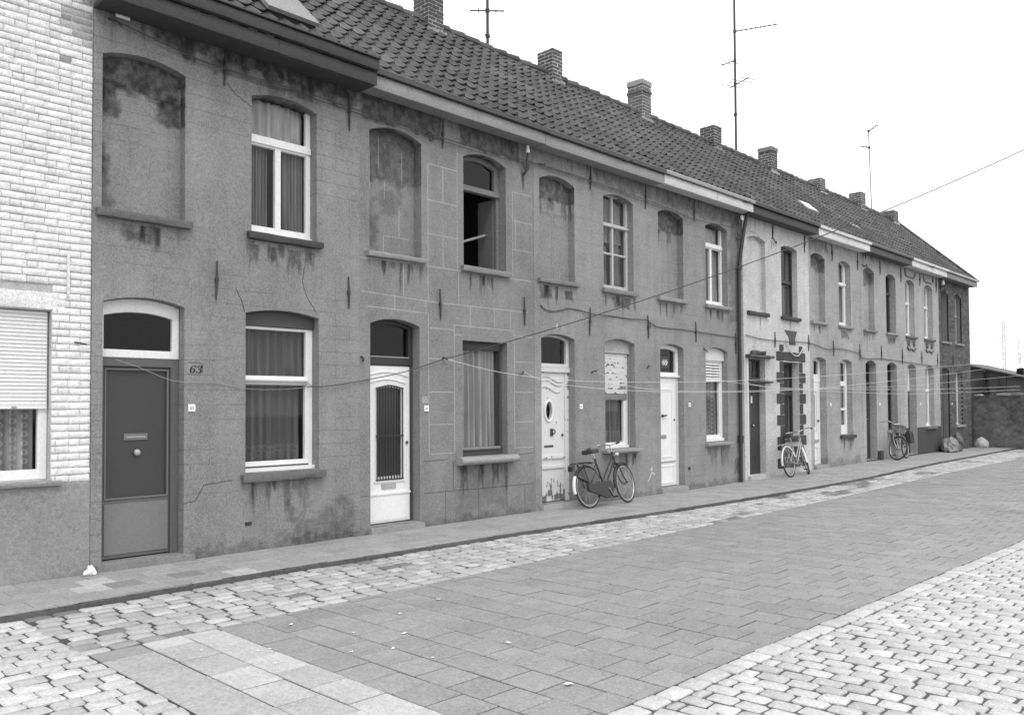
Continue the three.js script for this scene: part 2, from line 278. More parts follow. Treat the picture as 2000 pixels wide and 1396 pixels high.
// ---------------------------------------------------------------- house fronts: render, stains, painted lines and numbers
const WTOP = 5.98, WBOT = -0.25, WH = WTOP - WBOT;
function wallTexture(c, S) {
  const W = c.x1 - c.x0, w = Math.round(W * S), h = Math.round(WH * S), L = new Float32Array(w * h), X = (i) => c.x0 + i / S, Y = (j) => WTOP - j / S;
  for (let j = 0; j < h; j++) for (let i = 0; i < w; i++) {
    const x = X(i), y = Y(j);
    L[j * w + i] = c.alb * (1 + 0.34 * (fbm(x * 0.9 + 5, y * 0.9 + 50, 4) - 0.5) + 0.22 * (fbm(x * 5, y * 5 + 20, 3) - 0.5) + 0.12 * (vn(x * 9, y * 0.7) - 0.5) + 0.24 * (vn(x * 64, y * 64) - 0.5) + 0.62 * (rnd() - 0.5));
  }
  const region = (x0, x1, y0, y1, f) => { for (let j = Math.max(0, Math.floor((WTOP - y1) * S)); j < Math.min(h, (WTOP - y0) * S); j++) for (let i = Math.max(0, Math.floor((x0 - c.x0) * S)); i < Math.min(w, (x1 - c.x0) * S); i++) { const k = f(X(i), Y(j)); if (k) L[j * w + i] *= 1 - k; } };
  const blot = (x0, x1, y0, y1, d0, rag = 0.12, d = Math.min(0.72, d0 * 1.25)) => { const mx = (x0 + x1) / 2, my = (y0 + y1) / 2, o = c.openings.find((q) => q.kind === 'blind' && mx > q.x0 - 0.05 && mx < q.x1 + 0.05 && my > q.y0 && my < q.ys + 0.1), oc = o && (o.x0 + o.x1) / 2; region(x0 - rag, x1 + rag, y0 - rag, y1 + rag, (x, y) => { if (o && (x < o.x0 || x > o.x1 || y > o.ys + (o.rise ?? 0.08) * (1 - Math.pow((x - oc) / (o.x1 - oc), 2)))) return 0; const e = Math.min(x - x0, x1 - x, y - y0, y1 - y) / rag + 2.6 * (fbm(x * 7 + 3, y * 7 + x0 * 9, 4) - 0.5); return d * clamp(e * 1.3 + 0.4) * clamp(0.35 + 1.2 * fbm(x * 16, y * 13 + 3, 4), 0, 1.15); }); };
  const streak = (x, y, sw, len, d) => { const s = hash(Math.round(x * 97), Math.round(y * 31)); region(x - sw, x + sw, y - len * 1.1, y, (px, py) => { const t = (y - py) / len, ww = sw * (0.55 + 0.3 * vn(py * 7 + s * 50, 3)) * (t < 0.7 ? 1 : 1 - (t - 0.7) * 0.8), e = (ww - Math.abs(px - x + 0.02 * (vn(py * 4 + s * 9, 7) - 0.5))) / 0.02, end = 0.45 + 0.6 * vn(px * 42 + s * 40, 1); return t > end ? 0 : d * 1.45 * clamp(e * 0.8 + 0.5) * (1 - sst(0.55, 1, t / end)) * clamp(0.3 + 1.3 * fbm(px * 30, py * 9, 3), 0, 1.2); }); };
  for (const s of c.stains ?? []) s[0] === 'b' ? blot(...s.slice(1)) : streak(...s.slice(1));
  for (let x = c.x0 + 0.05; x < c.x1 - 0.05; x += ra(0.05, 0.16)) if (rnd() < (c.eaveDirt ?? 0.5)) streak(x, 5.86, ra(0.015, 0.06), ra(0.15, 0.55), ra(0.12, 0.34));
  for (const o of c.openings) if (o.sill) for (let n = 0; n < 7; n++) { const y = o.y0 - 0.11; if (rnd() < (c.sillDirt ?? 0.8)) streak(ra(o.x0 - 0.03, o.x1 + 0.03), y, ra(0.015, 0.075), ra(0.12, 0.42), ra(0.14, 0.4)); }
  const cv = document.createElement('canvas'); cv.width = w; cv.height = h; const k = cv.getContext('2d'), id = k.createImageData(w, h);
  for (let i = 0; i < w * h; i++) { const v = toS(L[i]); id.data[4 * i] = id.data[4 * i + 1] = id.data[4 * i + 2] = v; id.data[4 * i + 3] = 255; }
  k.putImageData(id, 0, 0);
  const px = (x) => (x - c.x0) * S, py = (y) => (WTOP - y) * S;
  const line = (pts, v, a, lw = 1) => { k.strokeStyle = `rgba(${v},${v},${v},${a})`; k.lineWidth = lw; k.beginPath(); pts.forEach(([x, y], i) => (i ? k.lineTo(px(x), py(y)) : k.moveTo(px(x), py(y)))); k.stroke(); };
  if (c.score) { // joints scored into the render to look like blocks, worn away in places
    const { h: ch, l: cl, a, v = 40 } = c.score;
    for (let r = 0, y = 0.05; y < 5.9; r++, y += ch) {
      for (let x = c.x0; x < c.x1; x += 0.11) { const q = fbm(x * 1.3 + 11, y * 1.7, 3); if (q > 0.4) line([[x, y + 0.004 * vn(x * 5, y)], [x + 0.112, y + 0.004 * vn(x * 5 + 0.5, y)]], v, a * clamp((q - 0.4) * 5), Math.max(1, S * 0.006)); }
      for (let x = c.x0 + (r % 2) * cl * 0.5; x < c.x1; x += cl) { const q = vn(x * 3.1, y * 5.3); if (q > 0.42) line([[x, y], [x + ra(-0.004, 0.004), y + ch]], v, a * q, Math.max(1, S * 0.006)); }
    }
  }
  for (const [v, a, lw, ...pts] of c.lines ?? []) line(pts, v, a, lw * S / 150);
  for (const p of c.cracks ?? []) { const pts = []; p.forEach(([x, y], i) => { if (i) for (let t = 1; t <= 6; t++) pts.push([p[i - 1][0] + (x - p[i - 1][0]) * t / 6 + ra(-0.006, 0.006), p[i - 1][1] + (y - p[i - 1][1]) * t / 6 + ra(-0.006, 0.006)]); else pts.push([x, y]); }); line(pts, 30, 0.75, S * 0.008); }
  for (const [txt, x, y, hh, v, a, style = 'bold', fam = 'serif', sx = 1] of c.text ?? []) { k.save(); k.translate(px(x), py(y)); k.scale(sx, 1); k.fillStyle = `rgba(${v},${v},${v},${a})`; k.font = `${style} ${Math.round(hh * S)}px ${fam}`; k.textBaseline = 'alphabetic'; k.fillText(txt, 0, 0); k.restore(); }
  const t = new THREE.CanvasTexture(cv); t.colorSpace = THREE.SRGBColorSpace; t.magFilter = THREE.LinearFilter; return t;
}
function archPts(x0, x1, ys, rise, n = 10) { // from (x1, ys) over the top to (x0, ys)
  if (!rise) return [[x1, ys], [x0, ys]];
  const hw = (x1 - x0) / 2, r = (hw * hw + rise * rise) / (2 * rise), cx = (x0 + x1) / 2, cy = ys + rise - r, a = Math.asin(hw / r), out = [];
  for (let i = 0; i <= n; i++) { const t = a - 2 * a * i / n; out.push([cx + r * Math.sin(t), cy + r * Math.cos(t)]); }
  return out;
}
function outline(x0, x1, y0, ys, rise, Kind = THREE.Shape) { const s = new Kind(); s.moveTo(x0, y0); s.lineTo(x1, y0); for (const [x, y] of archPts(x0, x1, ys, rise)) s.lineTo(x, y); s.closePath(); return s; }
function slab(shape, z0, z1, bevel = 0) { // a flat shape between two depths
  const g = new THREE.ExtrudeGeometry(shape, { depth: z1 - z0 - bevel * 2, bevelEnabled: !!bevel, bevelThickness: bevel, bevelSize: bevel, bevelOffset: -bevel, bevelSegments: 1, curveSegments: 12 });
  return uvm(flat(g.translate(0, 0, z0 + bevel)));
}
function alongX(shape, x0, x1) { // a (z, y) profile drawn out along x
  const g = flat(new THREE.ExtrudeGeometry(shape, { depth: x1 - x0, bevelEnabled: false, curveSegments: 14 })), p = g.attributes.position;
  for (let i = 0; i < p.count; i += 3) { const v = [0, 1, 2].map((k) => [x0 + p.getZ(i + k), p.getY(i + k), p.getX(i + k)]); p.setXYZ(i, ...v[0]); p.setXYZ(i + 1, ...v[2]); p.setXYZ(i + 2, ...v[1]); }
  g.computeVertexNormals(); return uvm(g);
}
function framed(name, parent, x0, x1, y0, ys, rise, holes, z, m, depth = 0.06, glazed = true) { // frame with openings; a pane in each
  const s = outline(x0, x1, y0, ys, rise); for (const h of holes) s.holes.push(outline(h[0], h[1], h[2], h[3], h[4] ?? 0, THREE.Path));
  part(name, slab(s, z - depth, z, 0.006), m, parent);
  if (glazed) for (const h of holes) if (!h[5]) part('pane', uvm(flat(new THREE.ShapeGeometry(outline(h[0] + 0.001, h[1] - 0.001, h[2] + 0.001, h[3] - 0.001, h[4] ?? 0), 8).translate(0, 0, z - depth * 0.6))), M.glass, parent);
}
function curtain(label, x0, x1, y0, y1, z, m, o = {}) {
  const { folds = 7, gather = 0 } = o, amp = (o.amp ?? 0.025) * 1.5, nx = folds * 8, ny = 8, g = new THREE.PlaneGeometry(x1 - x0, y1 - y0, nx, ny), p = g.attributes.position, ph = ra(0, 6), cx = (x0 + x1) / 2, cy = (y0 + y1) / 2;
  for (let i = 0; i < p.count; i++) { const u = p.getX(i) / (x1 - x0) + 0.5, v = p.getY(i) / (y1 - y0) + 0.5, a = u * folds * 6.283 + ph + 2.4 * (vn(u * folds * 0.9 + ph, 2) - 0.5) + 0.5 * vn(u * 5, v * 2); p.setXYZ(i, cx + p.getX(i) * (1 - gather * (1 - v)), cy + p.getY(i), z + amp * (Math.sin(a) + 0.4 * Math.sin(a * 2.3 + 1)) * (0.6 + 0.4 * (1 - v))); }
  const uv = g.attributes.uv; for (let i = 0; i < uv.count; i++) uv.setXY(i, uv.getX(i) * (x1 - x0) * 1.6, uv.getY(i));
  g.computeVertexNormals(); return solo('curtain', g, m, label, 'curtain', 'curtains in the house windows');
}

// ---------------------------------------------------------------- roof
const SLOPE = Math.atan(0.934), EAVE = V3(0, 5.95, 0.3), UPS = V3(0, Math.sin(SLOPE), -Math.cos(SLOPE)), NRM = V3(0, Math.cos(SLOPE), Math.sin(SLOPE)), RLEN = 2.8 / Math.cos(SLOPE);
const onRoof = (x, v, n) => V3(x, EAVE.y + UPS.y * v + NRM.y * n, EAVE.z + UPS.z * v + NRM.z * n);
const sag = (x, v) => 0.05 * (fbm(x * 0.45 + 3, v * 0.5, 3) - 0.5);
function pantile() {
  const w = 0.245, Lg = 0.35, n = 9, P = [], ix = [], prof = (u) => (u < 0.7 ? -0.013 * Math.sin(Math.PI * u / 0.7) : 0.032 * Math.sin(Math.PI * (u - 0.7) / 0.3)), j = ra(-0.003, 0.003), k = ra(-0.004, 0.004);
  for (let i = 0; i <= n; i++) { const u = i / n, x = (u - 0.5) * w, h = prof(u); P.push(x, 0.004 * Math.sin(u * 9 + j * 900), h + 0.04 + k * (u - 0.5), x, Lg, h, x, 0.004 * Math.sin(u * 9 + j * 900), h + 0.022); }
  for (let i = 0; i < n; i++) { const a = 3 * i, b = a + 3; ix.push(a, b, b + 1, a, b + 1, a + 1, a, a + 2, b + 2, a, b + 2, b); }
  const g = new THREE.BufferGeometry(); g.setAttribute('position', new THREE.Float32BufferAttribute(P, 3)); g.setIndex(ix); return uvm(toCreasedNormals(g, 0.9), 0.25);
}
const tileGeo = variants(8, pantile), tileMats = tones([0.05, 0.062, 0.074, 0.088, 0.11], { bump: 0.002, roughness: 0.85 });
const ridgeGeo = variants(4, () => { const g = new THREE.CylinderGeometry(0.125, 0.145, 0.4, 10, 1, true, 0, Math.PI); g.rotateZ(Math.PI / 2); return uvm(flat(g)); });
const hatches = [];
function roof(H, x0, x1, single, last) {
  const R = sub('roof', H, [x0, EAVE.y, EAVE.z]), rows = 13, dv = (RLEN + 0.02) / rows, cols = Math.round((x1 - x0) / 0.225), dw = (x1 - x0) / cols, rest = [];
  for (let r = rows - 1; r >= 0; r--) for (let k = 0; k < cols; k++) {
    const x = x0 + (k + 0.5) * dw, v = 0.02 + r * dv, slip = rnd() < 0.08 ? -ra(0.01, 0.045) : 0, q = onRoof(x, v + slip + ra(-0.006, 0.006), sag(x, v)), pale = fbm(x * 1.1, v * 1.4, 3) + ra(-0.28, 0.28), t = Math.floor(clamp(pale * 4.6, 0, 4.9)), gi = Math.floor(rnd() * 8), e = new THREE.Euler(-(Math.PI / 2 - SLOPE) + ra(-0.03, 0.03), ra(-0.03, 0.03), ra(-0.035, 0.035));
    if (hatches.some((h) => x > h[0] + 0.05 && x < h[1] - 0.05 && v > h[2] && v < h[3] - 0.25)) continue;
    if (single) { const o = put('roof_tile', tileGeo[gi], tileMats[t], R, q.x, q.y, q.z); o.rotation.copy(e); o.scale.x = dw / 0.225; } else rest.push([t, tileGeo[gi].clone().applyMatrix4(new THREE.Matrix4().compose(q, new THREE.Quaternion().setFromEuler(e), V3(dw / 0.225, 1, 1)))]);
  }
  for (let t = 0; t < 5; t++) { const gs = rest.filter((a) => a[0] === t).map((a) => a[1]); if (gs.length) part('roof_tiles', join(gs), tileMats[t], R).userData.kind = 'stuff'; }
  const a = 0.06, zr = -2.5, yr = 8.565, yb = 5.95, deck = new THREE.Shape([new THREE.Vector2(0.24, yb - 0.005), new THREE.Vector2(zr, yr - a), new THREE.Vector2(-5.3, yb), new THREE.Vector2(-5.2, yb - 0.09), new THREE.Vector2(zr, yr - a - 0.12), new THREE.Vector2(0.2, yb - 0.09)]);
  part('roof_deck', alongX(deck, x0 + 0.002, x1 - 0.002), M.deck, R);
  const rm = tileMats.slice(0, 4), nR = Math.round((x1 - x0) / 0.375);
  for (let k = 0; k < nR; k++) { const x = x0 + (k + 0.5) * (x1 - x0) / nR, o = put('ridge_tile', ridgeGeo[k % 4], pick(rm), R, x, 8.53 + sag(x, 3.8) + ra(-0.006, 0.01), -2.5 + ra(-0.01, 0.01)); o.rotation.set(ra(-0.05, 0.05), ra(-0.03, 0.03), 0.035 + ra(-0.02, 0.02)); }
  part('ridge_bedding', box(x0, x1 - 0.003, 8.45, 8.545, -2.62, -2.38), mat(0.14, { bump: 0.006 }), R);
  if (last) for (let k = 0; k < 9; k++) { const q = onRoof(x1 - 0.02, k * RLEN / 9, 0.05), g = box(-0.06, 0.05, 0, 0.44, -0.03, 0.03); g.rotateX(-(Math.PI / 2 - SLOPE)); g.translate(q.x, q.y, q.z); part('verge_tile', g, pick(rm), R); }
  return R;
}
function chimney(H, x0, x1, top, o = {}) {
  const { z0 = -2.68, z1 = -2.25, alb = 0.09, cap, band } = o, C = sub('chimney', H, [(x0 + x1) / 2, 8.2, -2.47]), gs = [], bm = mat(alb, { bump: 0.004 }), y0 = 8.12, ch = 0.073;
  part('mortar_core', box(x0 + 0.007, x1 - 0.007, y0, top - 0.02, z0 + 0.007, z1 - 0.007), mat(Math.min(0.6, (o.joint ?? 0.26) * 1.6), { bump: 0.004 }), C);
  for (let r = 0, y = y0; y < top - 0.03; r++, y += ch) {
    const out = band && y > top - 0.24 && y < top - 0.15 ? 0.03 : 0, hh = Math.min(ch - 0.022, top - y);
    const cut = (a, b, off) => { const n = Math.max(1, Math.round((b - a) / 0.2)), w = (b - a) / n, e = [a]; for (let k = 0; k <= n; k++) { const t = a + (k - (off ? 0.5 : 0)) * w; if (t > a + 0.04 && t < b - 0.04) e.push(t); } e.push(b); return e; };
    const brick = (a0, a1, b0, b1) => { const j = () => ra(-0.005, 0.005); gs.push(box(a0 + j(), a1 + j(), y + j() * 0.5, y + hh + j() * 0.5, b0 + j(), b1 + j())); };
    let e = cut(x0, x1, r % 2); for (let k = 1; k < e.length; k++) { brick(e[k - 1] + 0.01, e[k] - 0.01, z1 - 0.1, z1 + out); brick(e[k - 1] + 0.01, e[k] - 0.01, z0 - out, z0 + 0.1); }
    e = cut(z0, z1, (r + 1) % 2); for (let k = 1; k < e.length; k++) { brick(x0 - out, x0 + 0.1, e[k - 1] + 0.01, e[k] - 0.01); brick(x1 - 0.1, x1 + out, e[k - 1] + 0.01, e[k] - 0.01); }
  }
  part('brickwork', join(gs), bm, C).userData.kind = 'stuff';
  if (cap) part('cap', roughBox(x0 - 0.015, x1 + 0.015, top - 0.01, top + 0.13, z0 - 0.015, z1 + 0.015, 0.006), mat(cap, { bump: 0.004 }), C);
  const f = []; for (let k = 0; k < 5; k++) { const x = x0 - 0.05 + k * (x1 - x0 + 0.1) / 5; f.push(roughBox(x, x + (x1 - x0 + 0.1) / 5, 8.3 + ra(-0.02, 0.01), 8.4 + ra(-0.02, 0.03), z1 - 0.02, z1 + 0.05, 0.01, 3)); }
  part('mortar_fillet', join(f), mat(ra(0.25, 0.5), { bump: 0.006 }), C);
}
function cornice(H, x0, x1, o = {}) {
  const { m = M.oldWhite, heavy, dy = 0, lip = M.dark } = o, C = sub('cornice', H, [(x0 + x1) / 2, 5.8, 0.15]);
  if (heavy) {
    part('soffit', box(x0, x1, 5.78, 5.82, 0.002, 0.36), m, C); for (const [a, b] of [[x0, x0 + 1.9], [x0 + 1.904, x1]]) { const k = ra(-0.004, 0.004); part('fascia', roughBox(a, b, 5.76 + k, 5.94, 0.362, 0.4 + k, 0.003, 14), m, C); part('crown', roughBox(a, b, 5.942, 6.09, 0.35, 0.45 + k, 0.003, 14), m, C); } part('gutter', join([box(x0 - 0.02, x1 + 0.01, 6.092, 6.11, 0.33, 0.47)]), lip, C);
    return;
  }
  part('soffit', box(x0, x1, 5.8 + dy, 5.83 + dy, 0.002, 0.255), m, C);
  for (const [a, b] of [[x0, x0 + (x1 - x0) * 0.56], [x0 + (x1 - x0) * 0.56 + 0.004, x1]]) { const j = ra(-0.005, 0.004), k = ra(-0.004, 0.004); part('fascia', roughBox(a, b, 5.78 + dy + j, 5.965 + dy, 0.257, 0.29 + k, 0.0025, 12), m, C); }
  const g = []; for (const [a, b] of [[0.26, 0.335]]) g.push(box(x0 - 0.005, x1, 5.967 + dy, 6.02 + dy, a, b)); part('gutter', join(g), lip, C);
  part('gutter_rim', bar([x0 - 0.005, 6.024 + dy, 0.33], [x1, 6.024 + dy, 0.33], 0.008, 6), o.rim ?? M.dark, C);
}

// ---------------------------------------------------------------- house parts
const anchors = (H, list) => { for (const [x, y0, y1] of list) { const t = ra(-0.012, 0.012), m = (y0 + y1) / 2; part('wall_anchor', join([bar([x + t, y1, 0.018], [x, m, 0.026], 0.009, 5, 0.015), bar([x, m, 0.026], [x - t, y0, 0.018], 0.016, 5, 0.009), box(x - 0.017, x + 0.017, m - 0.025, m + 0.025, 0.004, 0.036)]), M.iron, H); } };
function numberPlate(H, txt, x, y, w = 0.075) {
  const cv = document.createElement('canvas'); cv.width = cv.height = 64; const k = cv.getContext('2d'); k.fillStyle = '#f2f2f2'; k.fillRect(0, 0, 64, 64); k.fillStyle = '#3a3a3a'; k.font = 'bold 34px sans-serif'; k.textAlign = 'center'; k.textBaseline = 'middle'; k.fillText(txt, 32, 34);
  const t = new THREE.CanvasTexture(cv); t.colorSpace = THREE.SRGBColorSpace; const g = new THREE.BoxGeometry(w, w, 0.008).translate(x + w / 2, y + w / 2, 0.008);
  part('number_plate', g, new THREE.MeshStandardMaterial({ map: t, roughness: 0.4 }), H, 'small white house number plate reading ' + txt);
}
function openingIn(H, c, o) {
  const rise = o.rise ?? 0.08, wz = o.z ?? -0.13;
  if (o.kind === 'blind') {
    const B = sub('blind_window', H, [(o.x0 + o.x1) / 2, o.y0, 0]);
    const g = slab(outline(o.x0 - 0.02, o.x1 + 0.02, o.y0 - 0.02, o.ys + 0.03, rise), wz - 0.1, wz); wallUV(g, c); part('blind_panel', g, c.mat, B);
    if (o.sill) sill(B, o); return B;
  }
  const B = sub(o.kind === 'door' ? 'doorway' : 'window', H, [(o.x0 + o.x1) / 2, o.y0, 0]);
  if (o.sill) sill(B, o);
  if (o.build) o.build(B, o.x0 + 0.004, o.x1 - 0.004, o.y0 + 0.002, o.ys - 0.004, rise, wz, H);
  return B;
}
function sill(B, o) { const { t = 0.1, out = 0.085, over = 0.06, m = M.sill, round } = o.sill; const y1 = o.y0, g = round ? alongX((() => { const s = new THREE.Shape(); s.absellipse(0.06, y1 - t / 2, 0.085, t / 2, -1.9, 1.9); s.lineTo(-0.06, y1); s.lineTo(-0.06, y1 - t); return s; })(), o.x0 - over, o.x1 + over) : roughBox(o.x0 - over, o.x1 + over, y1 - t, y1, -0.14, out, 0.005, 8); part('sill', g, m, B); }
function wallUV(g, c) { const p = g.attributes.position, n = g.attributes.normal, uv = new Float32Array(p.count * 2); for (let i = 0; i < p.count; i++) { const z = p.getZ(i); uv[2 * i] = (p.getX(i) - c.x0 - (Math.abs(n.getX(i)) > 0.6 ? z * Math.sign(n.getX(i)) : 0)) / (c.x1 - c.x0); uv[2 * i + 1] = (p.getY(i) - (Math.abs(n.getY(i)) > 0.5 ? z : 0) - WBOT) / WH; } g.setAttribute('uv', new THREE.BufferAttribute(uv, 2)); }

function house(c) {
  const H = thing('terraced_house', c.label, 'house', [(c.x0 + c.x1) / 2, 0, 0], 'houses of the terrace');
  const dz = c.dz ?? 0;
  if (!c.noWall) {
    const tex = wallTexture(c, c.S ?? 150); c.mat = new THREE.MeshStandardMaterial({ map: tex, roughness: 0.95 });
    c.mat.bumpMap = bumpTex.clone(); c.mat.bumpMap.repeat.set(1.2, 2.2); c.mat.bumpMap.needsUpdate = true; c.mat.bumpScale = 0.003;
    const s = new THREE.Shape([[c.x0 + 0.001, WBOT], [c.x1 - 0.001, WBOT], [c.x1 - 0.001, WTOP - 0.1], [c.x0 + 0.001, WTOP - 0.1]].map((p) => new THREE.Vector2(...p)));
    for (const o of c.openings) s.holes.push(outline(o.x0, o.x1, o.y0, o.ys, o.rise ?? 0.08, THREE.Path));
    const g = flat(new THREE.ExtrudeGeometry(s, { depth: 0.3, bevelEnabled: false }).translate(0, 0, -0.3 + dz)); wallUV(g, c); part('front_wall', g, c.mat, H);
  }
  // the rooms behind, so that the windows look into dark interiors
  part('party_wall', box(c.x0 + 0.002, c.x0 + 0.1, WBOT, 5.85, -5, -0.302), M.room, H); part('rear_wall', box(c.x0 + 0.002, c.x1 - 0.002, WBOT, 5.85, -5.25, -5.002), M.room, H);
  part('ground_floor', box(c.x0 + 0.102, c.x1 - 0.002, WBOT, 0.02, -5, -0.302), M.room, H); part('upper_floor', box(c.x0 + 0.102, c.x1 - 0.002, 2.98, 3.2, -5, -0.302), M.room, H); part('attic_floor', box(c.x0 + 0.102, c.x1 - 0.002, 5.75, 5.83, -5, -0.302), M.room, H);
  for (const o of c.openings) openingIn(H, c, o);
  if (c.last) part('gable_wall', box(c.x1 - 0.3, c.x1 - 0.004, WBOT, 5.84, -5, -0.304), M.mortarDark, H), part('gable', slab(new THREE.Shape([new THREE.Vector2(-0.2, 5.86), new THREE.Vector2(5.1, 5.86), new THREE.Vector2(2.5, 8.35)]), 0, 0.2).rotateY(Math.PI / 2).translate(c.x1 - 0.25, 0, 0), M.mortarDark, H);
  if (c.anchors) anchors(H, c.anchors);
  cornice(H, c.x0, c.x1 - 0.003, c.cornice ?? {});
  roof(H, c.x0, c.x1, c.single, c.last);
  if (c.chimney) chimney(H, ...c.chimney);
  c.extra?.(H);
  return H;
}
const UP = { y0: 3.73, ys: 5.34 }, DN = { ys: 2.77 };
const peels = {};
function peelMat(seed) { // white paint flaking off grey wood
  if (peels[seed]) return peels[seed];
  const w = 128, h = 320, low = seed === 7 || seed === 19;
  const t = grey(w, h, (x, y) => { const u = x / w, v = y / h, q = fbm(u * 6 + seed, v * 26 + seed * 3, 4) * 0.6 + fbm(u * 22 + seed, v * 5, 3) * 0.4, lim = low ? 0.76 - 0.27 * (1 - sst(0.02, 0.26, v)) : 0.64; return (q > lim ? 0.16 : q > lim - 0.025 ? 0.36 : 0.66) + 0.1 * (rnd() - 0.5); });
  t.wrapS = t.wrapT = THREE.MirroredRepeatWrapping; if (!low) t.repeat.set(4, 4);
  return (peels[seed] = new THREE.MeshStandardMaterial({ map: t, roughness: 0.8 }));
}
function doorUV(g, x0, x1, y0, y1) { const p = g.attributes.position, uv = g.attributes.uv; for (let i = 0; i < p.count; i++) uv.setXY(i, (p.getX(i) - x0) / (x1 - x0), (p.getY(i) - y0) / (y1 - y0)); }
// window and door builders ------------------------------------------------
const leaf = (B, name, x0, x1, y0, ys, rise, holes, z, m, depth = 0.05) => { const s = outline(x0, x1, y0, ys, rise); for (const h of holes) s.holes.push(outline(h[0], h[1], h[2], h[3], h[4] ?? 0, THREE.Path)); part(name, slab(s, z - depth, z, 0.004), m, B); };
const jambs = (B, x0, x1, y0, y1, ix0, ix1, iy1, z, m) => part('door_frame', join([box(x0, ix0, y0, y1, z - 0.06, z), box(ix1, x1, y0, y1, z - 0.06, z), box(ix0, ix1, iy1, y1, z - 0.06, z)]), m, B);
const mould = (B, name, pts, z, r, m) => part(name, tube(pts.map(([x, y]) => [x, y, z]), r, 24, 6), m, B);
const rectMould = (B, x0, x1, y0, y1, z, m, t = 0.018) => part('panel_moulding', join([box(x0, x1, y0, y0 + t, z, z + 0.012), box(x0, x1, y1 - t, y1, z, z + 0.012), box(x0, x0 + t, y0 + t, y1 - t, z, z + 0.012), box(x1 - t, x1, y0 + t, y1 - t, z, z + 0.012)]), m, B);
const step = (H, x0, x1, h, m = M.sillLight) => part('doorstep', roughBox(x0 - 0.03, x1 + 0.05, -0.2, h, -0.2, 0.07, 0.006, 8), m, H);
const slot = (B, x, y, w, z, m = M.mid) => { const s = sub('letter_slot', B, [x, y, z]); part('slot_plate', box(x - w / 2, x + w / 2, y - 0.035, y + 0.035, z, z + 0.01), m, s); part('slot_flap', box(x - w * 0.4, x + w * 0.4, y - 0.012, y + 0.006, z + 0.01, z + 0.016), M.steel, s); };
const knob = (B, x, y, z, r, m = M.steel) => part('door_knob', new THREE.SphereGeometry(r, 16, 12).scale(1, 1, 0.7).translate(x, y, z + r * 0.7), m, B);
const cas = (m, { st = 0.07, tr = 4.88, bot = 0.09, mul, bars, top = 0.06, th = 0.1, w2 = 0.045 }) => (B, x0, x1, y0, ys, rise, z) => { // casement with a top light
  const L = x0 + st - 0.035, R = x1 - st, holes = [[L, R, tr + th / 2, ys + 0.03, rise * 0.8]];
  const xs = mul ? [L, (L + R) / 2 - w2, (L + R) / 2 + w2, R] : [L, R];
  for (let i = 0; i < xs.length; i += 2) holes.push([xs[i], xs[i + 1], y0 + bot, tr - th / 2]);
  framed('frame', B, x0, x1, y0, ys + 0.1, rise, holes, z, m);
  part('transom_bar', box(x0 + 0.01, x1 - 0.01, tr - th * 0.28, tr + th * 0.28, z + 0.001, z + 0.022), m, B); part('bottom_rail', box(x0 + 0.005, x1 - 0.005, y0 + 0.004, y0 + 0.04, z + 0.001, z + 0.035), m, B);
  for (const b of bars ?? []) part('glazing_bar', box(...b, z - 0.045, z - 0.015), m, B);
};

